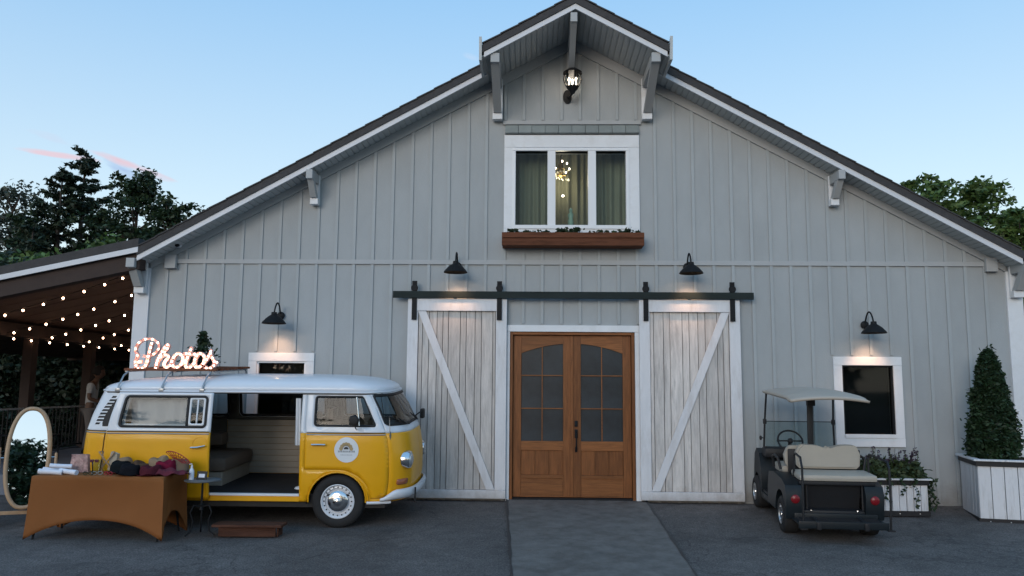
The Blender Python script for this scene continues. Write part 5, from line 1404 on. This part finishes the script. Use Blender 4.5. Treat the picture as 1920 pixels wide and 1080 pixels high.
# wheels
def cwheel(x, y, sg):
    e = bpy.data.objects.new('wheel', None); COL.objects.link(e); e.parent = CART; e.location = (x, y, .228)
    mt = Matrix.Scale(sg, 3, (1, 0, 0))
    MB().lathe([(.12, -.09), (.15, -.10), (.195, -.098), (.222, -.08), (.228, -.05), (.228, .05), (.222, .08), (.19, .095), (.12, .09)], (0, 0, 0), 'x', 36, mt).done('tyre', M['tyre'], e, smooth=True, ang=50)
    MB().lathe([(.125, -.098), (.118, -.10), (.110, -.085), (.10, -.05), (.0, -.045)], (0, 0, 0), 'x', 30, mt).done('rim', M['dullmetal'], e, smooth=True, ang=50)
    b = MB()
    for k in range(5):
        a = 2 * PI * k / 5 + .3; rm = Matrix.Rotation(a, 4, 'X')
        b.box(-.092, -.05, -.018, .018, .0, .112, mtx=Matrix.Diagonal((sg, 1, 1, 1)) @ rm)
    b.lathe([(.035, -.05), (.035, -.098), (0, -.10)], (0, 0, 0), 'x', 16, mt)
    b.done('spokes', M['chrome'], e)
cwheel(-.475, -.80, 1); cwheel(.475, -.80, -1); cwheel(-.50, .80, 1); cwheel(.50, .80, -1)
cp('axle', M['plastic'], MB().tube([(-.4, -.8, .228), (.4, -.8, .228)], .03, 8).box(-.12, .12, -.92, -.65, .13, .28, bev=.03))

# ------------------------------------------------------------------ planters
M['planterwhite'] = mat('weathered_white_plank', (0.66, 0.67, 0.70), 0.65, bump=0.25, bscale=25, var=0.08, vscale=4, stretch=(3, 3, .4), rnd=0.04, dark=(0.22, 0.20, 0.18), dark_amt=0.55, dscale=4)
M['bandblack'] = mat('black_band', (0.014, 0.013, 0.015), 0.6, bump=0.2)
def planter(name, loc, rz, W, Dp, H, n, nd, label, cat='planter', rot=None):
    e = root(name, loc, label, cat, 'white plank planters by the barn', rot=(0, 0, rz))
    hw, hd = W / 2, Dp / 2
    for k in range(n):
        x0 = -hw + W * k / n; x1 = x0 + W / n
        for y0, y1 in ((-hd, -hd + .02), (hd - .02, hd)):
            cx = (x0 + x1) / 2; j = RND.uniform(-.002, .002)
            o = MB().box(x0 - cx + .004, x1 - cx - .004, y0 + j, y1 + j, .07, H - .08, bev=.003).done('plank', M['planterwhite'], e); o.location = (cx, 0, 0)
    for k in range(nd):
        y0 = -hd + .021 + (Dp - .042) * k / nd; y1 = y0 + (Dp - .042) / nd; cy = (y0 + y1) / 2
        for x0, x1 in ((-hw, -hw + .02), (hw - .02, hw)):
            j = RND.uniform(-.002, .002)
            o = MB().box(x0 + j, x1 + j, y0 - cy + .004, y1 - cy - .004, .07, H - .08, bev=.003).done('plank', M['planterwhite'], e); o.location = (0, cy, 0)
    for z0, z1 in ((0.0, .07), (H - .08, H - .012)):
        for a in ((-hw - .018, hw + .018, -hd - .018, -hd - .001), (-hw - .018, hw + .018, hd + .001, hd + .018), (-hw - .018, -hw - .001, -hd, hd), (hw + .001, hw + .018, -hd, hd)):
            MB().box(a[0], a[1], a[2], a[3], z0, z1, bev=.003).done('band', M['bandblack'], e)
    for a in ((-hw - .05, hw + .05, -hd - .05, -hd + .05), (-hw - .05, hw + .05, hd - .05, hd + .05), (-hw - .05, -hw + .05, -hd + .051, hd - .051), (hw - .05, hw + .05, -hd + .051, hd - .051)):
        MB().box(a[0], a[1], a[2], a[3], H - .011, H + .012, bev=.003).done('rim_board', M['planterwhite'], e)
    MB().box(-hw + .021, hw - .021, -hd + .021, hd - .021, .05, H - .06).done('soil', bpy.data.materials['potting_soil'], e)
    for k in range(4):
        x = -hw + W * (.12 + .76 * k / 3); MB().ball((x, -hd - .02, .035), .009, sub=1).done('bolt', M['dullmetal'], e)
    return e
big = planter('planter', (6.03, -0.72, -0.085), R(-15), 0.96, 0.96, 0.84, 6, 6, 'large square white plank planter with black bands holding the conical evergreen')
small = planter('planter', (4.33, -0.62, -0.035), 0, 1.08, 0.42, 0.50, 11, 4, 'low white plank planter with black bands behind the golf cart')
# conical evergreen
ev = root('conical_evergreen', (5.88, -0.70, 0.68), 'dense conical dark green evergreen standing in the large white planter', 'shrub')
MB().tube([(0, 0, 0), (0.01, 0, .8), (0, 0, 1.45)], [.03, .02, .008], 8).done('trunk', M['bark'], ev)
c = []
for k in range(900):
    t = RND.random() ** 0.85; z = 0.06 + 1.43 * t
    r = 0.292 * (1 - t) ** 0.62 * (0.80 + .28 * min(1, t / .12)) + 0.02
    a = RND.uniform(0, 2 * PI); rr_ = r * (RND.uniform(.70, 1.05)) * (1 + .07 * math.sin(a * 5 + z * 9) + .06 * math.sin(a * 3 - z * 14) + .05 * math.sin(a * 11 + z * 23))
    c.append(NR.normal(size=(26, 3)) * [.026, .026, .05] + [rr_ * math.cos(a), rr_ * math.sin(a), z])
for k in range(14): c.append(NR.normal(size=(16, 3)) * [.010, .010, .05] + [RND.uniform(-.07, .07), RND.uniform(-.05, .05), 1.42 + RND.random() * .13])
for k in range(45):
    t = RND.random(); a = RND.uniform(0, 2 * PI); r = .33 * (1 - t) ** .62 + .03; c.append(NR.normal(size=(9, 3)) * [.018, .018, .022] + [r * math.cos(a), r * math.sin(a), .1 + 1.4 * t])
leaves_mesh('foliage', np.concatenate(c), (0, 0, -.2), .032, leafmat('evergreen_needles', (0.020, 0.046, 0.018)), ev, 2.0)
# planting in the low planter
pl = root('flower_planting', (4.33, -0.62, 0.42), 'mixed green planting with upright purple spikes and trailing vines in the low planter', 'plants')
c = []
for k in range(170):
    x = RND.uniform(-.52, .52); y = RND.uniform(-.2, .2); z = 0.02 + .24 * RND.random() * (1 - .4 * abs(x))
    c.append(NR.normal(size=(18, 3)) * [.045, .04, .035] + [x, y, z])
leaves_mesh('foliage', np.concatenate(c), (0, 0, .8), .05, leafmat('planter_leaves', (0.05, 0.075, 0.032)), pl)
M['purple'] = leafmat('purple_flower', (0.075, 0.055, 0.085))
for k in range(22):
    x = RND.uniform(-.5, .52); h = RND.uniform(.28, .50) * (1 - .25 * abs(x)); l = RND.uniform(-.10, .12) + .12 * x
    pts = [(x, RND.uniform(-.1, .1), .05), (x + l * .4, 0, h * .5), (x + l, RND.uniform(-.05, .05), h)]
    e = MB().tube(pts, .004, 5).done('flower_stem', M['leafmid'], pl)
    cc = NR.normal(size=(34, 3)) * [.012, .012, 1]; t = NR.random(34); cc[:, 2] = h * (.62 + .42 * t); cc[:, 0] += x + l * (.55 + .45 * t)
    leaves_mesh('flower_spike', cc, (0, 0, .1), .022, M['purple'], e)
for k in range(9):
    x = RND.choice((.50, .54, .58, .3, -.1, .1, .42)) ; y = -.24 + (.2 * RND.random() if x > .45 else 0); xx = x + .06
    n = RND.randint(5, 10)
    pts = [(x, -.20 if x < .45 else y, .08), (xx, y - .04, .05)] + [(xx + .03 * math.sin(i + k), y - .05, .03 - .045 * i) for i in range(n)]
    e = MB().tube(pts, .003, 4).done('vine', M['leafmid'], pl)
    leaves_mesh('vine_leaves', np.repeat(np.array(pts[1:]), 3, 0) + NR.normal(size=((len(pts) - 1) * 3, 3)) * .014, (0, -1, 0), .036, M['leafdark'], e)
# plants in the window box
wp = root('trailing_plants', (0, -0.17, 3.99), 'small dark plants growing along the reddish window box', 'plants')
c = []
for k in range(60):
    x = RND.uniform(-1.02, 1.02); z = .015 + .045 * RND.random() + (.05 if abs(abs(x) - .95) < .09 or abs(x + .05) < .2 else 0) * RND.random()
    c.append(NR.normal(size=(16, 3)) * [.032, .03, .02] + [x, RND.uniform(-.06, .05), z])
leaves_mesh('foliage', np.concatenate(c), (0, 0, .6), .04, M['leafdark'], wp)

# ------------------------------------------------------------------ cloth-covered table and the things on it
TG = -0.137; TZ = 0.735
M['copper'] = mat('copper_spandex', (0.235, 0.090, 0.029), 0.8, spec=0.2, bump=0.05, bscale=200, var=0.06, vscale=2)
tb = root('folding_table', (-5.72, -2.48, TG), 'folding table hidden under the copper stretch cloth in front of the van', 'table')
TW, TD = 1.58, 0.64
MB().box(-TW / 2 + .01, TW / 2 - .01, -TD / 2 + .01, TD / 2 - .01, TZ - .035, TZ - .004, bev=.01).done('tabletop', M['vanwhite'], tb)
for x in (-.72, .72):
    for y in (-.27, .27):
        MB().tube([(x * .92, y * .8, TZ - .04), (x * 1.03, y * 1.08, 0.0)], .013, 8).done('leg', M['blackmetal'], tb)
def cloth():
    b = MB()
    hx, hy = TW / 2, TD / 2
    corners = [(-hx, -hy), (hx, -hy), (hx, hy), (-hx, hy)]
    fx, fy = hx + .035, hy + .03
    feet = [(-fx, -fy), (fx + .0, -fy), (fx, fy), (-fx, fy)]
    N_ = 26; NV = 12; rails = []
    topring = []
    for s in range(4):
        a, c = Vector(corners[s]), Vector(corners[(s + 1) % 4]); fa, fc = Vector(feet[s]), Vector(feet[(s + 1) % 4])
        long_ = s % 2 == 0; rise = 0.225 if long_ else 0.30
        for i in range(N_):
            t = i / N_; p = a.lerp(c, t); f = fa.lerp(fc, t)
            zb = rise * (1 - abs(2 * t - 1) ** 2.3) + 0.012
            inn = -0.05 * (1 - abs(2 * t - 1) ** 2) * (1 if long_ else .6)
            nrm = Vector((c - a)).normalized(); nrm = Vector((nrm.y, -nrm.x))
            col = []
            for j in range(NV + 1):
                v = j / NV; z = (TZ) * (1 - v) + zb * v
                tt = (TZ - z) / TZ
                q = p.lerp(f, tt ** 1.4) + nrm * inn * math.sin(v * PI * .75)
                wr = 0.006 * math.sin(t * 46 + v * 5) * v ** .7 * (abs(2 * t - 1) ** 2.5) + 0.003 * math.sin(t * 17 + v * 9) * v
                q = q + nrm * wr
                if v < .06: q = q * 0.997
                col.append(b.b.verts.new((q.x, q.y, z - (0.0 if j else -0.0))))
            rails.append(col)
    n = len(rails)
    for i in range(n):
        A, B = rails[i], rails[(i + 1) % n]
        for j in range(NV): b.b.faces.new((A[j], A[j + 1], B[j + 1], B[j]))
    # top: slightly inset ring, then cap
    top = [b.b.verts.new((r[0].co.x * .985, r[0].co.y * .965, TZ + .008)) for r in rails]
    for i in range(n): b.b.faces.new((rails[i][0], rails[(i + 1) % n][0], top[(i + 1) % n], top[i]))
    b.b.faces.new(top)
    o = b.done('tablecloth', M['copper'], None, smooth=True, ang=70)
    o.location = (-5.72, -2.48, TG); md = o.modifiers.new('thickness', 'SOLIDIFY'); md.thickness = .004; md.offset = -1
    tag(o, 'copper coloured stretch cloth pulled over the folding table with arched lower edges', 'tablecloth')
cloth()
TT = TG + TZ + .012
def T(px, py=None, Y=-2.6):
    """x of something standing on the table top at depth Y under photo column px"""
    v = at_depth(px, 890, Y + 12.3); return v.x
M['paper'] = mat('white_paper_rolls', (0.72, 0.74, 0.82), 0.6, var=0.03)
rolls = [(94, -2.70, 12, .26, 0, 'rolled white poster at the left front corner of the copper table'), (128, -2.66, -14, .24, .0, 'rolled white poster lying second from the left on the copper table'),
         (113, -2.56, 20, .24, .058, 'rolled white poster resting across the two front ones'), (100, -2.52, 8, .24, .0, 'rolled white poster behind the front rolls on the copper table')]
for px, Y, ang, ln_, dz, lab in rolls:
    r0 = .032 if dz == 0 else .028
    e = MB().lathe([(0, -ln_ / 2), (r0, -ln_ / 2), (r0 * .9, 0), (r0, ln_ / 2), (0, ln_ / 2)], (0, 0, 0), 'x', 16).done('paper_roll', M['paper'], None, smooth=True)
    e.location = (T(px, Y=Y), Y, TT + r0 + dz); e.rotation_euler = (0, R(4), R(ang)); tag(e, lab, 'paper roll', 'rolled posters on the table')
# pink patterned box with sunglasses
M['pinkmesh'] = mat('pink_patterned_card', (0.42, 0.27, 0.25), 0.6, var=0.6, vscale=22, dark=(0.10, 0.02, 0.04), dark_amt=0.9, dscale=16)
e = root('gift_box', (T(147, Y=-2.42), -2.40, TT), 'small pink and maroon patterned display box standing on the table', 'box')
MB().prism([(-.12, 0), (.12, 0), (.10, .21), (-.09, .21)], 'y', -.03, .03).done('box_front', M['pinkmesh'], e)
MB().box(-.10, .09, -.032, .032, .205, .215).done('box_lid', M['pinkmesh'], e)
e = root('tumbler_glass', (T(180, Y=-2.45), -2.45, TT), 'clear tumbler with dark sunglasses perched on it beside the patterned box', 'glass')
MB().lathe([(0, .0), (.045, 0), (.06, .16), (.056, .16), (.042, .01), (0, .01)], n=24).done('tumbler', M['clearglass'], e, smooth=True)
MB().box(-.055, -.008, -.065, -.058, .13, .165, bev=.003).box(.008, .055, -.065, -.058, .13, .165, bev=.003).box(-.01, .01, -.064, -.059, .15, .16).done('sunglasses', mat('dark_red_glasses', (0.08, 0.015, 0.03), 0.2), e)
# wooden crossed stand with cloth bag
M['stick'] = mat('pale_stick_wood', (0.38, 0.24, 0.14), 0.6, var=0.2)
e = root('cross_stand', (T(200, Y=-2.38), -2.36, TT), 'small crossed wooden stand draped with a pale bag on the table', 'stand')
for a in (-1, 1):
    MB().tube([(-.10 * a, -.05, 0), (.10 * a, -.05, .25)], .009, 6).done('crossed_stick', M['stick'], e)
MB().tube([(-.10, .05, 0), (-.10, .05, .25)], .008, 6).tube([(-.10, -.05, .245), (-.10, .05, .245)], .008, 6).done('upright', M['stick'], e)
MB().prism([(.01, .03), (.10, .0), (.12, .22), (.04, .25)], 'y', -.03, .04).done('cloth_bag', mat('pale_linen', (0.42, 0.36, 0.28), 0.9, var=.15), e, smooth=True)
# glasses, scissors, little things
M['redplastic'] = mat('red_plastic', (0.32, 0.02, 0.03), 0.3)
for i, (px, Y, m, lab) in enumerate(((203, -2.70, 'redplastic', 'red novelty glasses lying at the middle front of the table'), (165, -2.72, 'leafdark', 'dark green novelty glasses lying near the paper rolls'), (182, -2.68, 'dullmetal', 'silver rimmed glasses lying between the two other pairs'))):
    b = MB()
    for dx in (-.032, .032): b.tube([(dx + .026 * math.cos(a), .0, .022 + .018 * math.sin(a)) for a in [2 * PI * q / 14 for q in range(14)]], .005, 5, closed=True)
    b.tube([(-.058, 0, .03), (-.062, .10, .012)], .004, 5).tube([(.058, 0, .03), (.062, .10, .012)], .004, 5)
    o = b.done('novelty_glasses', M[m], None, smooth=True); o.location = (T(px, Y=Y), Y, TT); o.rotation_euler = (0, 0, R(20 * i - 15)); tag(o, lab, 'glasses', 'novelty glasses on the table')
# hats
def hat(px, Y, col, label, tilt=0, crown=.115, brim=.155, h=.115, z=0, fluff=False, band=None):
    m = mat('felt_' + label.split()[0] + '_%d' % len(bpy.data.materials), col, 0.95, bump=.15, bscale=120, var=.2, spec=.08)
    e = root('hat', (T(px, Y=Y), Y, TT + z), label, 'hat', 'dress-up hats on the table', rot=(R(tilt), R(tilt * .4), R(px)))
    b = MB(); n = 30; rings = []
    for j, (r, zz) in enumerate(((brim, .012), (brim, .018), (brim * .9, .010), (crown + .008, .008), (crown, .02), (crown * .97, h * .55), (crown * .86, h * .92), (crown * .70, h), (crown * .30, h * .80), (0.001, h * .76))):
        ring = []
        for i in range(n):
            a = 2 * PI * i / n; ov = 1.0 + .12 * math.cos(2 * a); lift = (.022 * math.cos(2 * a) ** 2 if j < 3 else 0)
            dent = (.03 * math.exp(-(math.sin(a) * 2.2) ** 2) if j in (6, 7) else 0)
            ring.append(b.b.verts.new((r * ov * math.cos(a), r * (2 - ov) * math.sin(a), zz + lift - dent)))
        rings.append(ring)
    for A, B in zip(rings, rings[1:]):
        for i in range(n): b.b.faces.new((A[i], A[(i + 1) % n], B[(i + 1) % n], B[i]))
    b.done('felt', m, e, smooth=True, ang=60)
    if band: MB().lathe([(crown * 1.03, .022), (crown * 1.02, .05)], n=24).done('hat_band', band, e, smooth=True)
    return e
hat(226, -2.45, (0.010, 0.012, 0.014), 'black felt hat behind the other black hat, left of the maroon ones', 0, h=.15)
hat(243, -2.66, (0.011, 0.011, 0.014), 'black felt hat at the front middle edge of the table', -4, h=.13)
hat(283, -2.66, (0.075, 0.016, 0.024), 'dark maroon felt hat right of the black ones', 3, h=.12)
hat(232, -2.30, (0.26, 0.18, 0.12), 'tan hat half hidden behind the black hats', 12, h=.17)
hat(262, -2.34, (0.10, 0.06, 0.04), 'brown hat between the black and maroon hats', -14, h=.13)
hat(300, -2.28, (0.28, 0.20, 0.13), 'straw coloured hat behind the burgundy hat', 10, h=.19)
hat(312, -2.45, (0.16, 0.012, 0.032), 'bright burgundy felt hat beneath the lattice fan', 6, h=.16, crown=.12)
hat(335, -2.34, (0.20, 0.14, 0.10), 'light brown hat at the right back corner of the table', -5, h=.17)
# burgundy scarf
b = MB(); g = []
for j in range(17):
    row = []
    for i in range(33):
        u, v = i / 32, j / 16
        row.append(b.b.verts.new((-.24 + .50 * u, -.10 + .20 * v, .012 + .055 * math.sin(u * PI) * math.sin(v * PI) ** .6 + .012 * math.sin(u * 19 + v * 5) + .009 * math.sin(v * 17 + u * 9))))
    g.append(row)
for j in range(16):
    for i in range(32): b.b.faces.new((g[j][i], g[j][i + 1], g[j + 1][i + 1], g[j + 1][i]))
o = b.done('scarf', mat('burgundy_cloth', (0.10, 0.012, 0.025), 0.9, var=.3, vscale=12), None, smooth=True, ang=80); o.location = (T(312, Y=-2.62), -2.64, TT + .008)
tag(o, 'crumpled burgundy scarf at the right front of the table', 'scarf')
# lattice fan
e = root('lattice_fan', (T(331, Y=-2.45), -2.43, TT + .165), 'burgundy folding fan with lattice sticks lying over the hats', 'fan', rot=(R(38), R(22), R(-4)))
for k in range(11):
    a = R(25 + 13 * k)
    MB().tube([(0.03 * math.cos(a), 0, .03 * math.sin(a) - .05), (.19 * math.cos(a), .002 * (k % 2), .13 * math.sin(a) - .02)], .004, 5).done('fan_stick', M['redplastic'], e)
MB().tube([(.19 * math.cos(R(a)), 0, .13 * math.sin(R(a)) - .02) for a in range(25, 160, 9)], .006, 6).tube([(.12 * math.cos(R(a)), 0, .09 * math.sin(R(a)) - .03) for a in range(25, 160, 9)], .004, 5).done('fan_edge', M['redplastic'], e)

# ------------------------------------------------------------------ round side table
sg0 = gz(-2.42)
stb = root('round_side_table', (-4.62, -2.42, sg0), 'small round grey side table on a curly iron pedestal beside the van door', 'side table')
MB().lathe([(0, .640), (.205, .640), (.215, .648), (.215, .660), (.20, .666), (0, .666)], n=36).done('tabletop', mat('grey_tabletop', (0.12, 0.13, 0.14), 0.5, var=.2), stb, smooth=True)
MB().tube([(0, 0, .64), (0, 0, .30)], .013, 10).lathe([(0, .29), (.03, .30), (.02, .34), (.03, .36), (.013, .38)], n=12).done('pedestal', M['blackmetal'], stb, smooth=True)
for k in range(3):
    a = R(90 + 120 * k + 20)
    MB().tube([(math.cos(a) * r, math.sin(a) * r, z) for r, z in ((0.015, .34), (.10, .36), (.14, .28), (.10, .18), (.12, .06), (.19, .012))], .010, 8).done('leg', M['blackmetal'], stb, smooth=True)
z0 = sg0 + .667
e = root('sanitiser_bottle', (-4.73, -2.50, z0), 'small white pump bottle standing on the round side table', 'bottle')
MB().lathe([(0, 0), (.030, 0), (.030, .10), (.022, .125), (.012, .135), (.012, .15)], n=20).done('bottle_body', mat('white_translucent_plastic', (0.68, 0.72, 0.80), 0.35), e, smooth=True)
MB().lathe([(.013, .145), (.013, .165), (.004, .17), (.004, .19), (0, .19)], n=12).tube([(0, 0, .187), (-.03, -.005, .183)], .005, 6).done('pump', M['paper'], e, smooth=True)
e = root('table_sign', (-4.61, -2.49, z0), 'small black framed card standing on the round side table', 'sign', rot=(R(-12), 0, R(-8)))
MB().box(-.065, .065, -.006, .006, 0, .10, bev=.003).done('frame', M['plastic'], e)
MB().box(-.040, .040, -.0075, -.0062, .025, .068).done('card', M['paper'], e)
# wooden step
M['oldwood'] = mat('old_dark_wood', (0.075, 0.035, 0.024), 0.85, spec=.15, bump=.5, bscale=20, var=.5, vscale=4, stretch=(.6, 5, 5), rnd=.2, dark=(.02, .012, .01), dark_amt=.8)
stp = root('wooden_step', (-4.02, -2.38, gz(-2.38)), 'low reddish wooden step on the asphalt below the van doorway', 'step', rot=(0, 0, R(1)))
for k in range(2): MB().box(-.42, .42, -.16 + k * .135, -.03 + k * .135, .115, .145, bev=.005).done('tread_board', M['oldwood'], stp)
MB().box(-.35, .34, -.11, -.09, 0.0, .113, bev=.004).done('riser', M['oldwood'], stp)
for x in (-.36, .345): MB().box(x, x + .02, -.085, .10, 0.0, .113, bev=.004).done('side_board', M['oldwood'], stp)

# ------------------------------------------------------------------ oval standing mirror
M['beech'] = mat('pale_mirror_wood', (0.42, 0.28, 0.17), 0.45, var=.15, vscale=8, stretch=(2, 2, .6))
M['mirror'] = mat('mirror_glass', (0.92, 0.93, 0.93), 0.01, metal=1.0)
mg = gz(-2.12)
mr_ = root('standing_mirror', (-7.0, -2.12, mg), 'oval wood framed standing mirror reflecting bright sky and trees', 'mirror', rot=(0, 0, R(21)))
mz, ma, mb2 = 0.86, 0.235, 0.615
tq = Matrix.Translation((0, 0, mz)) @ Matrix.Rotation(R(-7.5), 4, 'X')
def oval(a, c, n=56, e=2.35):
    return [tq @ Vector((math.copysign(abs(math.cos(t)) ** (2 / e), math.cos(t)) * a, 0, math.copysign(abs(math.sin(t)) ** (2 / e), math.sin(t)) * c)) for t in [2 * PI * i / n for i in range(n)]]
o = MB().tube(oval(ma, mb2), .027, 10, closed=True).done('oval_frame', M['beech'], mr_, smooth=True, ang=80)
b = MB(); vs = [b.b.verts.new(p + tq.to_3x3() @ Vector((0, -.008, 0))) for p in oval(ma - .005, mb2 - .005)]; b.b.faces.new(vs)
v2 = [b.b.verts.new(p + tq.to_3x3() @ Vector((0, .006, 0))) for p in oval(ma - .005, mb2 - .005)]; b.b.faces.new(v2[::-1])
b.done('mirror_glass', M['mirror'], mr_)
for sx in (-1, 1):
    x = sx * .315
    MB().tube([(x, 0, .06), (x, 0, .90), (x, 0, .915)], [.019, .017, .010], 10).done('upright', M['beech'], mr_, smooth=True)
    MB().tube([(x, 0, mz), (x - sx * .05, 0, mz)], .008, 8).done('pivot', M['chrome'], mr_)
    MB().tube([(x, -.22, .0), (x, -.10, .05), (x, 0, .075), (x, .10, .05), (x, .22, .0)], .018, 8).done('foot', M['beech'], mr_, smooth=True)
MB().box(-.31, .31, -.012, .012, .16, .205, bev=.005).done('crossbar', M['beech'], mr_)
# white board cut by the frame edge
wbd = root('easel_board', (-7.64, -2.22, gz(-2.22)), 'white board on a pale wooden easel cut by the left edge of the picture', 'sign board')
MB().box(-.42, .315, -.012, .012, .10, .97, bev=.003).done('board', M['vanwhite'], wbd)
for x in (-.35, .335): MB().tube([(x, .02, 0), (x - .02 * (x > 0), .035, .99)], .014, 8).done('leg', M['beech'], wbd, smooth=True)
MB().tube([(0, .36, 0), (0, .05, .95)], .012, 8).done('leg', M['beech'], wbd, smooth=True)

# ------------------------------------------------------------------ person on the porch
M['skin_dark'] = mat('brown_skin', (0.12, 0.065, 0.042), 0.55)
M['tshirt'] = mat('pale_tshirt', (0.42, 0.43, 0.44), 0.9, var=.06, vscale=9)
M['trousers'] = mat('grey_trousers', (0.14, 0.125, 0.12), 0.9, var=.1)
M['hair'] = mat('black_hair', (0.008, 0.007, 0.007), 0.8, bump=.4)
def skinfig(name, verts, edges, radii, m, parent, rootv=0, sub=2):
    me = bpy.data.meshes.new(name); me.from_pydata([Vector(v) for v in verts], edges, [])
    o = link(name, me, None, parent)
    md = o.modifiers.new('skin', 'SKIN')
    for i, sv_ in enumerate(me.skin_vertices[0].data): sv_.radius = (radii[i] if isinstance(radii[i], tuple) else (radii[i], radii[i])); sv_.use_root = (i == rootv)
    md.use_smooth_shade = True; s = o.modifiers.new('sub', 'SUBSURF'); s.levels = sub; s.render_levels = sub
    me.materials.append(m); return o
pe = root('person', (-9.5, 3.75, DZ), 'person in a pale t-shirt and grey trousers standing on the porch behind the van', 'person', rot=(0, 0, R(105)))
# local frame: faces -y ; body slightly bent forward, looking down at the hands
V = [(0, 0, .90), (0, -.01, 1.05), (0, -.02, 1.22), (0, -.04, 1.36), (0, -.075, 1.45), (0, -.10, 1.52)]
Rr = [(.13, .10), (.125, .095), (.15, .10), (.12, .08), (.05, .05), (.055, .06)]
E_ = [(0, 1), (1, 2), (2, 3), (3, 4), (4, 5)]
def limb(start, pts, rad):
    i = start
    for p, r in zip(pts, rad): V.append(p); Rr.append(r); E_.append((i, len(V) - 1)); i = len(V) - 1
    return i
for sx in (-1, 1):
    limb(0, [(sx * .10, 0, .84), (sx * .105, -.015 + .03 * sx, .48), (sx * .11, .03 + .05 * sx, .09)], [(.085, .085), .058, .042])
    limb(len(V) - 1, [(sx * .12, -.10 + .05 * sx, .035)], [(.038, .03)])
    h = limb(3, [(sx * .17, -.03, 1.36), (sx * .23, -.02, 1.10), (sx * .14, -.22, 1.02)], [(.055, .055), .042, .032])
    h = limb(h, [(sx * .10, -.28, 1.03)], [(.028, .02)])
    for f in range(5):
        o_ = -.028 + .014 * f
        limb(h, [(sx * .09 + o_, -.32 - (.01 if f in (1, 2) else 0), 1.03), (sx * .085 + o_, -.345, 1.01)], [.008, .007])
skinfig('body', V, E_, Rr, M['skin_dark'], pe)
# head with face
b = MB().ball((0, 0, 0), .105, (.82, .98, 1.18), 3)
for v in b.b.verts:
    c_ = v.co
    if c_.y < -.06 and abs(c_.x) < .02 and -.02 < c_.z < .02: c_.y -= .022
    if c_.y < -.05 and abs(abs(c_.x) - .035) < .018 and .01 < c_.z < .04: c_.y += .010
    if c_.z < -.06: c_.x *= .82; c_.y = c_.y * .9 - .008
hd = b.done('head', M['skin_dark'], pe, smooth=True); hd.location = (0, -.125, 1.60); hd.rotation_euler = (R(14), 0, 0)
for sx in (-1, 1):
    MB().ball((sx * .086, .01, 0), .024, (.4, .8, 1.2)).done('ear', M['skin_dark'], hd, smooth=True)
    MB().ball((sx * .033, -.090, .022), .010, (1.2, .5, .7)).done('eye', M['hair'], hd, smooth=True)
MB().ball((0, -.092, -.045), .022, (1.1, .35, .3)).done('mouth', mat('lips', (.10, .035, .03), .5), hd, smooth=True)
b = MB().ball((0, .018, .028), .116, (.88, 1.0, 1.12), 3)
bmesh.ops.delete(b.b, geom=[v for v in b.b.verts if v.co.y < -.055 and v.co.z < .07 or v.co.z < -.06], context='VERTS')
b.done('hair', M['hair'], hd, smooth=True)
V2 = V[:4]; R2 = [(.142, .112), (.142, .112), (.165, .115), (.13, .092)]; E2 = [(0, 1), (1, 2), (2, 3)]
for sx in (-1, 1):
    V2.append((sx * .175, -.03, 1.365)); R2.append((.066, .066)); E2.append((3, len(V2) - 1))
    V2.append((sx * .225, -.022, 1.18)); R2.append((.062, .062)); E2.append((len(V2) - 2, len(V2) - 1))
skinfig('tshirt', V2, E2, R2, M['tshirt'], pe)
V3 = [(0, 0, .93)]; R3 = [(.145, .115)]; E3 = []
for sx in (-1, 1):
    i = 0
    for p, r in (((sx * .10, 0, .82), .10), ((sx * .107, -.015 + .03 * sx, .48), .075), ((sx * .11, .03 + .05 * sx, .07), .065)):
        V3.append(p); R3.append((r, r)); E3.append((i, len(V3) - 1)); i = len(V3) - 1
skinfig('trousers', V3, E3, R3, M['trousers'], pe)
for sx in (-1, 1):
    MB().box(sx * .115 - .045, sx * .115 + .045, -.17 + .05 * sx, .08 + .05 * sx, 0.0, .075, bev=.025).done('shoe', M['blackmetal'], pe, smooth=True)

# porch table and chairs glimpsed between mirror and van
pt = root('patio_table', (-9.75, 2.2, DZ), 'small dark patio table on the porch behind the mirror', 'table')
MB().box(-.45, .45, -.3, .3, .44, .47, bev=.01).done('tabletop', M['blackmetal'], pt)
for x in (-.4, .4):
    for y in (-.26, .26): MB().tube([(x, y, .44), (x * 1.05, y * 1.05, 0)], .012, 6).done('leg', M['blackmetal'], pt)
MB().box(-.02, .02, -.02, .02, 0, .1)
